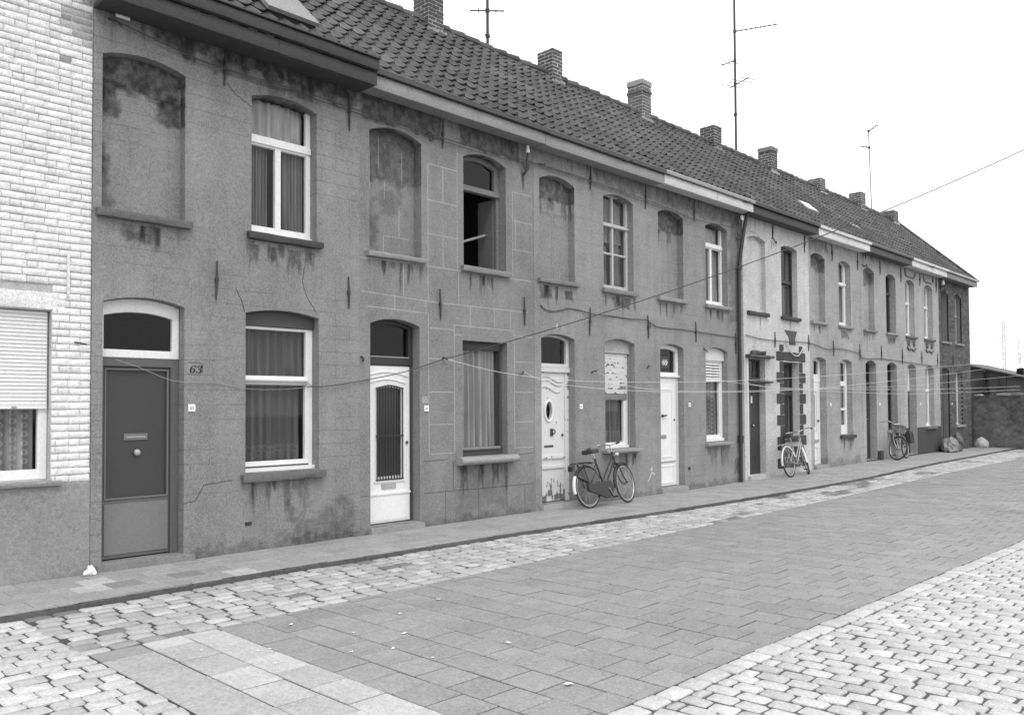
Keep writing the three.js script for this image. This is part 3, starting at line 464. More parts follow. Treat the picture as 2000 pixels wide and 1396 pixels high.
// ---------------------------------------------------------------- the houses, from the near left to the far end
// the white brick house
{
  const x0 = 0.3, x1 = 3.161, H = thing('brick_house', 'white painted brick house at the left edge with a roller shutter', 'house', [(x0 + x1) / 2, 0, 0], 'houses of the terrace');
  const win = { x0: 1.75, x1: 2.79, y0: 0.97, ys: 2.63 };
  const s = new THREE.Shape([[x0, 0.9], [x1 - 0.002, 0.9], [x1 - 0.002, 6.38], [x0, 6.38]].map((p) => new THREE.Vector2(...p))); s.holes.push(outline(win.x0, win.x1, win.y0, win.ys, 0, THREE.Path));
  const W = sub('brick_wall', H), bm = tones([0.74, 0.78, 0.82, 0.86], { bump: 0.005, roughness: 0.8 }), raw = tones([0.34, 0.44], { bump: 0.006 });
  part('mortar', slab(s, -0.3, -0.017), mat(0.5, { bump: 0.006 }), W);
  const bg = variants(8, () => stone(0.2, 0.064, 0.03, 0.008, 8, 0.0035, 0.003, 0.007).rotateX(Math.PI / 2)), spots = [];
  for (let r = 0, y = 0.93; y < 6.33; r++, y += 0.0725) {
    const spans = y + 0.07 > win.y0 && y < 2.83 ? [[x0, win.x0 - 0.01], [win.x1 + 0.004, x1 - 0.004]] : [[x0, x1 - 0.004]];
    for (const [a, b] of spans) { let x = b; const first = r % 2 ? 0.1 : 0.2; let l = first; while (x > a + 0.03) { const e = Math.max(a, x - l); if (x - e > 0.03) spots.push([(x + e) / 2, y + 0.036, x - e - 0.003]); x = e; l = rnd() < 0.3 ? ra(0.09, 0.13) : ra(0.19, 0.22); } }
  }
  spots.sort((p, q) => q[0] - p[0]);
  const rest = [[], [], [], []];
  spots.forEach(([x, y, l], i) => {
    const gone = x > 2.78 && y > 5.1 && y < 5.85 && fbm(x * 6 + 1, y * 6, 3) > 0.62 - 0.5 * (x - 2.95), g = pick(bg), t = Math.floor(rnd() * 4), z = gone ? -0.012 : ra(-0.003, 0.003);
    if (i < 300) { const o = put('brick', g, gone ? pick(raw) : bm[t], W, x, y, z); o.scale.set(l / 0.2, ra(0.93, 1.03), 1); o.rotation.set(ra(-0.03, 0.03), ra(-0.012, 0.012), ra(-0.012, 0.012)); }
    else rest[t].push(g.clone().applyMatrix4(new THREE.Matrix4().compose(V3(x, y, z), new THREE.Quaternion(), V3(l / 0.2, 1, 1))));
  });
  rest.forEach((gs, t) => { if (gs.length) part('bricks_beyond', join(gs), bm[t], W).userData.kind = 'stuff'; });
  part('lintel', roughBox(win.x0 - 0.12, win.x1 + 0.12, 2.632, 2.82, -0.2, 0.006, 0.003, 12), mat(0.8, { bump: 0.006 }), H);
  part('plinth', roughBox(x0, x1 - 0.003, -0.25, 0.925, -0.3, 0.012, 0.002, 20), mat(0.27, { bump: 0.004 }), H);
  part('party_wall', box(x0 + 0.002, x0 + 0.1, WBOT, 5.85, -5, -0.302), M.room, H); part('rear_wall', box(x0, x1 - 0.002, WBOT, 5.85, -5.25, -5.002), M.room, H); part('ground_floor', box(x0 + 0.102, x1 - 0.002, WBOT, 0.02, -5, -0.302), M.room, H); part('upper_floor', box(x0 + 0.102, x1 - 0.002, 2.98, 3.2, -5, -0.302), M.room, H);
  const B = sub('window', H, [2.27, 0.97, 0]); part('sill', roughBox(win.x0 - 0.1, win.x1 + 0.09, 0.9, 0.97, -0.12, 0.055, 0.004, 10), M.sillLight, B);
  framed('frame', B, win.x0 + 0.004, win.x1 - 0.004, 0.972, 2.625, 0, [[win.x0 + 0.1, win.x1 - 0.09, 1.07, 2.56]], -0.1, M.white);
  const S = sub('roller_shutter', H, [2.27, 1.7, -0.07]); for (let y = 1.7, k = 0; y < 2.62; y += 0.037, k++) { part('shutter_slat', alongX(new THREE.Shape([[-0.076, y], [-0.07, y + 0.004], [-0.068, y + 0.018], [-0.071, y + 0.033], [-0.078, y + 0.034]].map((p) => new THREE.Vector2(...p))), win.x0 + 0.02, win.x1 - 0.02), M.white, S); }
  part('shutter_end_bar', box(win.x0 + 0.02, win.x1 - 0.02, 1.665, 1.699, -0.08, -0.066), M.white, S); part('pull_tab', box(2.46, 2.5, 1.675, 1.69, -0.066, -0.05), M.midLight, S);
  curtain('patterned lace curtain below the white roller shutter at the left edge', 1.84, 2.68, 1.05, 2.4, -0.24, net(0.5, 'all'), { folds: 8, amp: 0.03 });
  part('wall_anchor', join([box(2.92, 2.945, 2.78, 3.2, 0.004, 0.026)]), mat(0.7), H); part('old_hook', bar([3.0, 2.33, 0], [3.1, 2.31, 0.05], 0.008), M.iron, H);
  cornice(H, x0, x1 - 0.003, { m: M.oldWhite, dy: 0.5 }); roof(H, x0, x1, false).position.y += 0.5;
}
hatches.push([5.3, 6.05, 0.85, 1.75]);
const edges = [3.16, 6.47, 9.84, 13.16, 16.56, 19.83, 23.06, 26.3, 29.55, 32.9];
const SILL = { t: 0.1, m: M.sill };

house({
  x0: edges[0], x1: edges[1], alb: 0.235, dz: 0.004, single: true, eaveDirt: 0.7, S: 170,
  label: 'grey rendered house with a dark front door, numbered 63 in a painted frame', score: { h: 0.165, l: 0.42, a: 0.32 },
  anchors: [[4.59, 5.36, 5.76], [4.495, 2.89, 3.33], [6.3, 5.24, 5.74], [6.29, 2.93, 3.34]],
  cornice: { heavy: true, m: mat(0.05, { roughness: 0.8, bump: 0.004 }), lip: M.dark },
  stains: [['b', 3.22, 4.16, 5.02, 5.6, 0.62, 0.1], ['b', 3.24, 3.3, 4.15, 5.1, 0.5, 0.05], ['b', 3.26, 3.36, 3.8, 4.3, 0.35, 0.08], ['b', 3.24, 3.45, 4.72, 5.1, 0.5, 0.08], ['b', 3.9, 4.12, 4.78, 5.05, 0.5, 0.09], ['s', 3.66, 3.6, 0.05, 0.3, 0.45], ['s', 3.5, 3.6, 0.09, 0.25, 0.2], ['b', 3.5, 3.75, 3.42, 3.56, 0.4, 0.06], ['s', 3.83, 3.6, 0.04, 0.55, 0.4], ['s', 4.95, 3.58, 0.1, 0.4, 0.35], ['s', 5.2, 3.58, 0.09, 0.35, 0.42], ['s', 5.5, 3.58, 0.13, 0.42, 0.35], ['s', 5.75, 3.58, 0.06, 0.35, 0.3], ['b', 5.1, 5.35, 5.35, 5.75, 0.3, 0.12], ['b', 5.4, 5.8, 5.4, 5.7, 0.24, 0.1], ['b', 4.3, 6.4, -0.1, 0.12, 0.25, 0.12], ['b', 5.5, 6.4, -0.1, 0.42, 0.3, 0.2], ['s', 4.95, 0.8, 0.06, 0.6, 0.22], ['s', 5.15, 0.8, 0.05, 0.5, 0.28], ['s', 5.4, 0.8, 0.06, 0.55, 0.3], ['s', 5.62, 0.8, 0.08, 0.6, 0.25], ['b', 3.75, 4.4, 5.6, 5.9, 0.5, 0.1], ['b', 4.5, 6.4, 5.56, 5.9, 0.55, 0.12]],
  cracks: [[[4.62, 5.4], [4.72, 5.3], [4.82, 5.26], [4.93, 5.2]], [[4.73, 3.05], [4.8, 2.92], [4.85, 2.78]], [[5.66, 3.5], [5.62, 3.2], [5.68, 3.02], [5.75, 2.93], [5.83, 2.82]], [[4.13, 0.62], [4.26, 0.63], [4.36, 0.8], [4.7, 0.84]]],
  lines: [[45, 0.85, 1.2, [4.34, 2.06], [4.34, 2.14], [4.31, 2.165], [4.18, 2.165]], [45, 0.6, 1.2, [4.155, 2.06], [4.175, 2.035], [4.3, 2.035], [4.34, 2.06]]],
  text: [['63', 4.178, 2.055, 0.115, 20, 1, 'italic bold', 'serif', 1.15]],
  chimney: null,
  openings: [
    { kind: 'blind', x0: 3.25, x1: 4.13, ...UP, sill: SILL, z: -0.12 },
    { kind: 'win', x0: 4.93, x1: 5.82, ...UP, sill: { t: 0.1, m: M.sillDark }, build: cas(M.white, { tr: 4.875, th: 0.13, mul: true, bot: 0.11, w2: 0.04, st: 0.065 }) },
    { kind: 'door', x0: 3.27, x1: 4.13, y0: 0.075, ...DN, rise: 0.07, build(B, x0, x1, y0, ys, rise, z, H) {
      framed('transom_frame', B, x0, x1, 2.2, ys, rise, [[x0 + 0.05, x1 - 0.075, 2.285, 2.64, 0.05]], z + 0.01, M.white);
      jambs(B, x0, x1, y0, 2.197, x0 + 0.055, x1 - 0.085, 2.11, z, mat(0.12, { grain: 'soft' }));
      leaf(B, 'door_leaf', x0 + 0.058, x1 - 0.088, y0 + 0.012, 2.105, 0, [[x0 + 0.085, x1 - 0.115, 0.72, 2.07]], z - 0.03, mat(0.13, { grain: 'soft' }));
      part('upper_panel', box(x0 + 0.08, x1 - 0.11, 0.715, 2.075, z - 0.07, z - 0.055), mat(0.048, { roughness: 0.45, grain: 'soft' }), B, 'dark upper door panel'); part('kick_panel', box(x0 + 0.075, x1 - 0.105, 0.13, 0.66, z - 0.0295, z - 0.02), mat(0.19, { grain: 'soft' }), B, 'lighter grey lower door panel');
      rectMould(B, x0 + 0.075, x1 - 0.105, 0.705, 2.085, z - 0.0295, mat(0.17, { grain: 'soft' }), 0.014); slot(B, 3.68, 1.36, 0.25, z - 0.053, M.mid); knob(B, 3.69, 1.19, z - 0.053, 0.036, M.zinc); part('lock', box(4.055, 4.08, 1.19, 1.28, z - 0.029, z - 0.01), M.steel, B);
      step(H, x0 - 0.03, x1 + 0.06, 0.075, mat(0.2, { bump: 0.004 }));
    } },
    { kind: 'win', x0: 4.86, x1: 5.85, y0: 0.9, ...DN, rise: 0.06, sill: { t: 0.11, m: M.sill, out: 0.1 }, build(B, x0, x1, y0, ys, rise, z) {
      part('header_board', slab(outline(x0, x1, 2.64, ys, rise), z - 0.04, z + 0.03), M.dark, B);
      framed('frame', B, x0, x1, y0, 2.636, 0, [[x0 + 0.03, x1 - 0.095, 2.045, 2.6], [x0 + 0.03, x1 - 0.105, y0 + 0.12, 1.93]], z, M.white);
      part('transom_bar', tube([[x0, 2.0, z + 0.01], [x1 - 0.09, 2.0, z + 0.01]], 0.028, 2, 10), M.white, B); part('blind_roll', tube([[x0 + 0.02, 1.945, z + 0.012], [x1 - 0.1, 1.945, z + 0.012]], 0.018, 2, 10), M.midLight, B);
      part('bottom_rail', box(x0, x1, y0 + 0.002, y0 + 0.045, z + 0.001, z + 0.05), M.white, B); part('gap_shade_strip', box(x0 + 0.01, x1 - 0.06, y0 + 0.047, y0 + 0.066, z + 0.0005, z + 0.004), M.dark, B); part('curl_hook', tube([[5.76, 1.97, z + 0.02], [5.79, 1.93, z + 0.06], [5.83, 1.9, z + 0.04]], 0.008, 8, 5), M.midLight, B);  // thin raised dark strip paints the shade of a gap over the rail
    } },
  ],
  extra(H) {
    numberPlate(H, '63', 4.175, 1.625, 0.08); part('vent_shade_patch', box(4.86, 4.94, 0.3, 0.34, 0.003, 0.012), M.black, H);  // raised black patch paints the dark inside a vent
    part('wire_hook', tube([[4.1, 5.57, 0], [4.14, 5.55, 0.05], [4.2, 5.57, 0.06], [4.22, 5.53, 0.03]], 0.012, 12, 5), M.iron, H); part('wire_hook', tube([[3.3, 5.72, 0], [3.36, 5.7, 0.05], [3.42, 5.66, 0.06]], 0.012, 12, 5), M.iron, H); part('insulator', tube([[3.36, 5.76, 0.05], [3.5, 5.76, 0.05]], 0.02, 2, 8), M.porcelain, H);
    const h = sub('roof_hatch', H, [5.67, 6.9, -0.7]); const q = onRoof(5.67, 1.3, 0.1), tilt = (g) => { g.rotateX(-(Math.PI / 2 - SLOPE)); g.translate(q.x, q.y, q.z); return uvm(flat(g)); };
    part('hatch_lid', tilt(new THREE.BoxGeometry(0.74, 0.86, 0.05)), mat(0.24), h); part('hatch_kerb', tilt(new THREE.BoxGeometry(0.68, 0.8, 0.18).translate(0, 0, -0.116)), M.dark, h);
  },
});
curtain('sheer white curtain in the top light of the white upper window beside the bricked-up one', 4.98, 5.76, 4.9, 5.4, -0.235, net(0.52), { folds: 6, amp: 0.02 });
curtain('grey drawn curtain in the left casement of the white upper window at number 63', 4.97, 5.26, 3.82, 4.84, -0.235, net(0.22), { folds: 6, amp: 0.022, gather: 0.08 });
curtain('grey drawn curtain in the right casement of the white upper window at number 63', 5.46, 5.76, 3.82, 4.84, -0.235, net(0.22), { folds: 6, amp: 0.022, gather: 0.08 });
curtain('net curtain with a lace hem in the large lower window beside the dark door', 4.9, 5.73, 1.0, 1.94, -0.245, net(0.13, 'band'), { folds: 7, amp: 0.022 });
curtain('net curtain in the top light of the large lower window beside the dark door', 4.9, 5.74, 2.03, 2.62, -0.245, net(0.11), { folds: 7, amp: 0.022 });

{ // number 65
  const x0 = edges[1], x1 = edges[2], pl = [205, 0.62, 1.25], dk = [35, 0.6, 1.3], L = (...p) => [...pl, ...p], K = (...p) => [...dk, ...p];
  const lines = [L([6.5, 3.18], [7.1, 3.16], [7.66, 3.14], [9.7, 3.14]), L([6.6, 2.99], [7.64, 2.97]), L([7.64, 2.97], [7.65, 1.0]), L([7.05, 3.17], [7.05, 2.985]), L([7.6, 3.15], [7.6, 2.98]), L([7.65, 3.64], [9.78, 3.64]), L([8.22, 3.62], [8.22, 3.14]), L([6.5, 3.62], [7.64, 3.66]), L([7.2, 3.6], [7.2, 3.17]),
    L([7.64, 5.09], [7.64, 3.14]), L([8.2, 5.5], [8.2, 3.65]), L([7.64, 5.09], [8.2, 5.09]), L([7.64, 4.58], [8.2, 4.58]), L([7.64, 4.1], [8.2, 4.1]), L([7.92, 5.09], [7.92, 4.59]), L([7.92, 4.09], [7.92, 3.65]), L([9.36, 5.0], [9.8, 5.0]), L([9.36, 4.55], [9.8, 4.55]), L([9.36, 4.1], [9.8, 4.1]), L([9.36, 5.0], [9.36, 3.65]), L([9.42, 4.55], [9.42, 4.1]),
    L([8.13, 2.84], [9.38, 2.83]), L([8.13, 2.84], [8.13, 1.0]), L([9.38, 2.83], [9.38, 1.0]), L([7.66, 2.77], [8.12, 2.77]), L([7.66, 2.34], [8.12, 2.34]), L([7.66, 1.87], [8.12, 1.87]), L([7.66, 1.41], [8.12, 1.41]), L([7.66, 1.0], [8.12, 1.0]), L([9.39, 2.35], [9.8, 2.35]), L([9.39, 1.88], [9.8, 1.88]), L([9.39, 1.42], [9.8, 1.42]), L([9.39, 1.02], [9.8, 1.02]), L([9.39, 2.75], [9.8, 2.75]), L([8.45, 3.13], [8.45, 2.85]), L([8.95, 3.13], [8.95, 2.85]), L([9.3, 3.13], [9.3, 2.85]), L([8.14, 2.7], [8.28, 2.7]),
    L([6.9, 5.35], [6.9, 4.9]), L([7.0, 4.75], [7.0, 4.5]), L([7.25, 4.45], [7.25, 4.0]), L([7.0, 4.0], [7.42, 4.0]), L([6.98, 4.0], [6.98, 3.75]), L([6.75, 5.15], [6.75, 4.6]), L([7.3, 5.2], [7.3, 4.75]),
    K([7.55, 0.9], [8.0, 0.91]), K([9.3, 0.9], [9.82, 0.93]), K([7.55, 0.46], [9.82, 0.44]), K([8.1, 0.88], [8.1, 0.46]), K([7.95, 0.45], [7.95, 0.0]), K([8.6, 0.45], [8.6, 0]), K([9.2, 0.45], [9.2, 0]), K([9.6, 0.45], [9.6, 0]), K([6.48, 0.5], [6.62, 0.5])];
  house({
    x0, x1, alb: 0.215, single: true, eaveDirt: 0.5, S: 170, lines, score: { h: 0.46, l: 0.9, a: 0.1 },
    label: 'grey rendered house with white block lines and a white door behind a dark grille',
    anchors: [[7.91, 5.36, 5.78], [7.85, 2.89, 3.34], [9.6, 2.93, 3.38]],
    cornice: { m: mat(0.27, { roughness: 0.8 }), lip: M.dark },
    stains: [['b', 6.5, 7.9, 5.47, 5.9, 0.5, 0.05], ['b', 8.25, 9.5, 5.5, 5.9, 0.5, 0.04], ['b', 6.55, 7.6, 4.7, 5.6, 0.4, 0.15], ['b', 6.63, 6.85, 3.8, 4.5, 0.3, 0.12], ['b', 6.95, 7.35, 4.3, 4.6, 0.22, 0.1], ['s', 6.86, 3.62, 0.05, 0.34, 0.5], ['s', 7.15, 3.62, 0.03, 0.6, 0.4], ['s', 8.45, 3.62, 0.03, 0.4, 0.45], ['s', 8.66, 3.62, 0.03, 0.5, 0.45], ['s', 8.9, 3.62, 0.03, 0.36, 0.45], ['s', 9.6, 5.35, 0.04, 0.4, 0.5], ['s', 8.3, 0.8, 0.09, 0.55, 0.38], ['s', 8.65, 0.8, 0.08, 0.5, 0.42], ['s', 8.95, 0.8, 0.1, 0.42, 0.4], ['s', 9.18, 0.8, 0.05, 0.55, 0.38], ['b', 6.5, 9.8, -0.15, 0.1, 0.25, 0.1], ['b', 8.2, 9.2, 0.1, 0.8, 0.18, 0.18]],
    text: [['65', 7.52, 1.71, 0.13, 190, 0.75, 'bold', 'sans-serif', 0.8]],
    openings: [
      { kind: 'blind', x0: 6.63, x1: 7.52, ...UP, rise: 0.1, sill: { t: 0.085, m: M.sillLight }, z: -0.16 },
      { kind: 'win', x0: 8.32, x1: 9.21, ...UP, rise: 0.1, sill: { t: 0.1, m: mat(0.22, { bump: 0.004 }) }, z: -0.14, build(B, a, b, y0, ys, rise, z) {
        const m = mat(0.17, { roughness: 0.8 }); framed('frame', B, a, b, y0, ys, rise, [[a + 0.03, b - 0.11, 4.97, ys - 0.04, 0.07], [a + 0.03, b - 0.06, y0 + 0.04, 4.88, 0, 1]], z, m); part('transom_bar', box(a + 0.01, b - 0.01, 4.885, 4.965, z + 0.001, z + 0.03), m, B); part('open_casement', join([box(b - 0.075, b - 0.05, y0 + 0.05, 4.87, z - 0.4, z - 0.07)]), m, B); part('prop_bar', bar([a + 0.05, 4.08, z - 0.2], [b - 0.1, 4.33, z - 0.22], 0.022), M.midLight, B);
      } },
      { kind: 'door', x0: 6.64, x1: 7.48, y0: 0.085, ...DN, rise: 0.08, z: -0.155, build(B, a, b, y0, ys, rise, z, H) {
        framed('transom_frame', B, a, b, 2.235, ys, rise, [[a + 0.02, b - 0.075, 2.34, ys - 0.03, 0.05]], z + 0.01, M.darker); part('glazing_strip', box(a + 0.02, b - 0.08, 2.335, 2.35, z + 0.011, z + 0.02), M.midLight, B);
        jambs(B, a, b, y0, 2.232, a + 0.012, b - 0.04, 2.225, z, M.dark);
        const l = a + 0.016, r = b - 0.044, gx0 = 6.87, gx1 = 7.28; leaf(B, 'door_leaf', l, r, y0 + 0.012, 2.222, 0, [[gx0, gx1, 0.72, 1.9, 0.03]], z - 0.008, M.white);
        part('door_glass', uvm(flat(new THREE.ShapeGeometry(outline(gx0, gx1, 0.72, 1.9, 0.03)).translate(0, 0, z - 0.05))), mat(0.05, { roughness: 0.15, grain: false }), B);
        const G = sub('door_grille', B, [(gx0 + gx1) / 2, 0.7, z]); for (let k = 0; k < 10; k++) { const x = gx0 - 0.012 + k * (gx1 - gx0 + 0.024) / 9; part('grille_bar', box(x - 0.0065, x + 0.0065, 0.685, 1.925 + 0.03 * (1 - Math.pow((k - 4.5) / 4.5, 2)), z + 0.006, z + 0.018), M.black, G); }
        for (const y of [0.68, 1.27]) part('grille_rail', box(gx0 - 0.03, gx1 + 0.03, y - 0.008, y + 0.008, z + 0.004, z + 0.02), M.black, G); part('grille_arch', tube([[gx0 - 0.03, 1.915, z + 0.012], [(gx0 + gx1) / 2, 1.955, z + 0.012], [gx1 + 0.03, 1.915, z + 0.012]], 0.009, 16, 5), M.black, G);
        for (const [y, h, w] of [[2.08, 0.06, 0.03], [1.99, 0.05, 0.08]]) mould(B, 'arched_moulding', Array.from({ length: 13 }, (_, k) => { const u = k / 12; return [l + w + (r - l - 2 * w) * u, y + h * Math.sin(Math.PI * u)]; }), z - 0.004, 0.013, M.white);
        part('rail_moulding', box(l, r, 0.475, 0.505, z - 0.0075, z + 0.012), M.white, B); part('kick_panel', box(l + 0.03, r - 0.05, 0.13, 0.44, z - 0.0075, z + 0.003), M.white, B); part('sill_moulding', box(gx0 - 0.05, gx1 + 0.06, 0.645, 0.662, z - 0.0075, z + 0.012), M.white, B);
        part('letter_slot', box(l + 0.28, l + 0.52, 0.555, 0.625, z - 0.0075, z + 0.006), M.zinc, B); knob(B, r - 0.06, 1.17, z - 0.008, 0.022, M.dark); step(H, a, b, 0.085);
      } },
      { kind: 'win', x0: 8.29, x1: 9.22, y0: 0.93, ys: 2.63, rise: 0, sill: { t: 0.12, round: true, over: 0.13, m: mat(0.29, { bump: 0.004 }) }, z: -0.12, build(B, a, b, y0, ys, rise, z) {
        const m = mat(0.08, { grain: 'soft' }); framed('frame', B, a, b, y0, ys, 0, [[a + 0.02, b - 0.03, y0 + 0.12, ys - 0.12]], z, m); part('bottom_rail', tube([[a + 0.01, y0 + 0.1, z + 0.01], [b - 0.06, y0 + 0.1, z + 0.01]], 0.026, 2, 10), mat(0.2, { grain: 'soft' }), B); part('header_board', box(a, b, ys - 0.1, ys - 0.004, z + 0.001, z + 0.01), mat(0.07, { grain: 'soft' }), B);
      } },
    ],
    extra(H) {
      numberPlate(H, '65', 7.555, 1.6, 0.08);
      const b = sub('insulator_bracket', H, [9.61, 5.32, 0.06]); part('bracket_arm', tube([[9.6, 5.3, 0.01], [9.6, 5.36, 0.07], [9.61, 5.5, 0.08], [9.61, 5.66, 0.1]], 0.014, 14, 6), M.iron, b); part('bracket_fork', tube([[9.55, 5.5, 0.05], [9.58, 5.38, 0.07], [9.64, 5.38, 0.07], [9.67, 5.5, 0.05]], 0.014, 12, 6), M.iron, b); part('insulator', join([new THREE.CylinderGeometry(0.025, 0.035, 0.07, 10).translate(9.61, 5.68, 0.1), new THREE.CylinderGeometry(0.02, 0.026, 0.05, 10).translate(9.61, 5.735, 0.1)]), M.porcelain, b);
      part('wire_hook', tube([[7.6, 5.5, 0], [7.63, 5.52, 0.05], [7.68, 5.49, 0.06], [7.7, 5.43, 0.03], [7.66, 5.42, 0.02]], 0.011, 14, 5), M.iron, H); part('line_hook', tube([[7.9, 2.35, 0], [7.9, 2.36, 0.04], [7.95, 2.33, 0.05]], 0.012, 8, 5), M.iron, H); part('line_hook', tube([[6.49, 2.32, 0], [6.5, 2.3, 0.04], [6.5, 2.25, 0.03]], 0.014, 8, 5), M.iron, H); part('line_hook', tube([[9.48, 2.15, 0], [9.5, 2.16, 0.05], [9.54, 2.2, 0.05]], 0.011, 8, 5), M.iron, H);
    },
    chimney: [9.58, 9.94, 9.2, { alb: 0.075 }],
  });
  curtain('long pale grey curtain filling the flat-topped lower window', 8.31, 9.1, 1.03, 2.54, -0.2, net(0.4), { folds: 7, amp: 0.035 });
  curtain('dim grey curtain behind the right edge of the flat-topped lower window', 9.06, 9.2, 1.03, 2.54, -0.27, net(0.12), { folds: 2, amp: 0.02 });
}
const shutterBox = (B, a, b, y0, ys, rise, z, m) => part('shutter_box', slab(outline(a, b, y0, ys, rise), z - 0.05, z + 0.02), m, B);

house({ // number 67
  x0: edges[2], x1: edges[3], alb: 0.26, dz: 0.003, single: true, eaveDirt: 0.8, score: { h: 0.2, l: 0.46, a: 0.2 },
  label: 'grey rendered house with a peeling white door that has an oval light',
  anchors: [[11.285, 5.37, 5.78], [11.24, 2.86, 3.35], [12.925, 5.32, 5.78], [12.965, 2.9, 3.34]],
  cornice: { m: mat(0.27, { roughness: 0.8 }), lip: M.dark, dy: -0.006 },
  stains: [['b', 9.9, 10.94, 5.06, 5.65, 0.5, 0.1], ['s', 10.1, 5.1, 0.1, 0.4, 0.3], ['s', 10.4, 5.1, 0.12, 0.35, 0.3], ['s', 10.72, 5.1, 0.1, 0.45, 0.35], ['b', 9.98, 10.28, 3.4, 3.58, 0.45, 0.04], ['b', 10.6, 10.8, 3.42, 3.58, 0.5, 0.04], ['s', 10.4, 3.62, 0.025, 0.35, 0.4], ['b', 11.9, 12.4, 3.4, 3.58, 0.45, 0.06], ['s', 11.7, 3.6, 0.03, 0.3, 0.45], ['b', 11.4, 13.1, 5.55, 5.9, 0.28, 0.12], ['b', 9.9, 13.1, -0.15, 0.1, 0.22, 0.1], ['s', 12.45, 0.8, 0.03, 0.5, 0.4], ['s', 12.2, 0.8, 0.2, 0.6, 0.2]],
  lines: [[60, 0.5, 1.2, [9.99, 4.83], [10.8, 4.83]], [60, 0.35, 1.2, [9.99, 4.8], [10.8, 4.8]], [60, 0.35, 1.1, [10.42, 4.8], [10.42, 3.75]], [60, 0.3, 1.1, [10.47, 4.8], [10.47, 3.75]],
    [225, 0.9, 2.2, [12.92, 0.24], [12.97, 0.3], [13.06, 0.42]], [225, 0.9, 2.2, [13.06, 0.42], [13.2, 0.34], [13.28, 0.25]], [225, 0.9, 2.4, [13.05, 0.44], [13.06, 0.52]], [225, 0.7, 2, [13.0, 0.46], [13.09, 0.48]]],
  text: [['6', 10.37, 2.93, 0.11, 215, 0.8, 'bold', 'sans-serif', 0.8], ['7', 10.52, 2.94, 0.06, 215, 0.6, 'bold', 'sans-serif', 0.8]],
  openings: [
    { kind: 'blind', x0: 9.98, x1: 10.86, ...UP, rise: 0.1, sill: { t: 0.09, m: mat(0.2, { bump: 0.004 }) } },
    { kind: 'win', x0: 11.65, x1: 12.54, ...UP, rise: 0.09, sill: { t: 0.1, m: mat(0.22, { bump: 0.004 }) }, z: -0.12, build(B, a, b, y0, ys, rise, z) {
      const m = mat(0.5, { grain: 'soft' }), l = a + 0.03, r = b - 0.06, c = (l + r) / 2; framed('frame', B, a, b, y0, ys + 0.12, rise, [[l, c - 0.022, 4.93, ys + 0.06, 0.02], [c + 0.022, r, 4.93, ys + 0.06, 0.02], [l, c - 0.025, 4.395, 4.86], [c + 0.025, r, 4.395, 4.86], [l, c - 0.025, y0 + 0.08, 4.36], [c + 0.025, r, y0 + 0.08, 4.36]], z, m); part('transom_bar', box(a + 0.005, b - 0.005, 4.865, 4.9, z + 0.001, z + 0.025), m, B);
    } },
    { kind: 'door', x0: 10.0, x1: 10.84, y0: 0.09, ...DN, rise: 0.07, z: -0.13, build(B, a, b, y0, ys, rise, z, H) {
      framed('transom_frame', B, a, b, 2.3, ys, rise, [[a + 0.03, b - 0.07, 2.36, ys - 0.02, 0.055]], z + 0.01, M.offWhite);
      part('transom_bar', box(a, b, 2.22, 2.297, z - 0.05, z + 0.03), M.offWhite, B); const pm = peelMat(31); jambs(B, a, b, y0, 2.217, a + 0.01, b - 0.1, 2.21, z - 0.004, pm);
      const l = a + 0.013, r = b - 0.104, oval = new THREE.Path(); const s = outline(l, r, y0 + 0.01, 2.206, 0); oval.absellipse(10.33, 1.58, 0.085, 0.155, 0, Math.PI * 2); s.holes.push(oval);
      const dg = slab(s, z - 0.065, z - 0.012, 0.004); doorUV(dg, l, r, y0, 2.206); part('door_leaf', dg, peelMat(7), B); part('oval_glass', new THREE.CircleGeometry(1, 24).scale(0.09, 0.16, 1).translate(10.33, 1.58, z - 0.05), M.glass, B);
      part('oval_rim', tube(Array.from({ length: 25 }, (_, k) => [10.33 + 0.098 * Math.cos(k * Math.PI / 12), 1.58 + 0.168 * Math.sin(k * Math.PI / 12), z - 0.006]), 0.021, 48, 8), M.white, B);
      for (const [y, w] of [[2.1, 0.03], [2.04, 0.06], [1.93, 0.1]]) mould(B, 'wavy_moulding', Array.from({ length: 17 }, (_, k) => { const u = k / 16; return [l + 0.02 + (r - l - 0.04 - w) * u, y + 0.045 * Math.sin(u * 6.283 * 0.95 - 0.5)]; }), z - 0.008, 0.012, M.oldWhite);
      for (const y of [0.82, 0.66]) part('rail_moulding', box(l + 0.01, r - 0.02, y - 0.02, y + 0.025, z - 0.0115, z + 0.018), peelMat(11), B); { const kg = box(l + 0.05, r - 0.06, 0.2, 0.6, z - 0.0115, z - 0.003); doorUV(kg, l, r, y0, 2.206); part('kick_panel', kg, peelMat(19), B); }
      part('letter_slot', box(l + 0.2, l + 0.42, 0.985, 1.02, z - 0.0115, z - 0.006), M.dark, B); part('door_knocker', join([new THREE.TorusGeometry(0.035, 0.01, 6, 14).translate(10.42, 1.24, z + 0.02), box(10.37, 10.41, 1.17, 1.29, z - 0.0115, z + 0.015)]), M.iron, B); knob(B, r - 0.07, 1.18, z - 0.012, 0.024, M.dark); step(H, a, b, 0.09, mat(0.36, { bump: 0.005 }));
    } },
    { kind: 'win', x0: 11.66, x1: 12.55, y0: 0.9, ...DN, rise: 0.08, sill: { t: 0.075, out: 0.13, over: 0.09, m: M.sillLight }, z: -0.13, build(B, a, b, y0, ys, rise, z) {
      shutterBox(B, a, b, 2.6, ys, rise, z, mat(0.42)); framed('frame', B, a, b, y0, 2.597, 0, [[a + 0.06, b - 0.13, y0 + 0.1, 2.5]], z - 0.03, M.white);
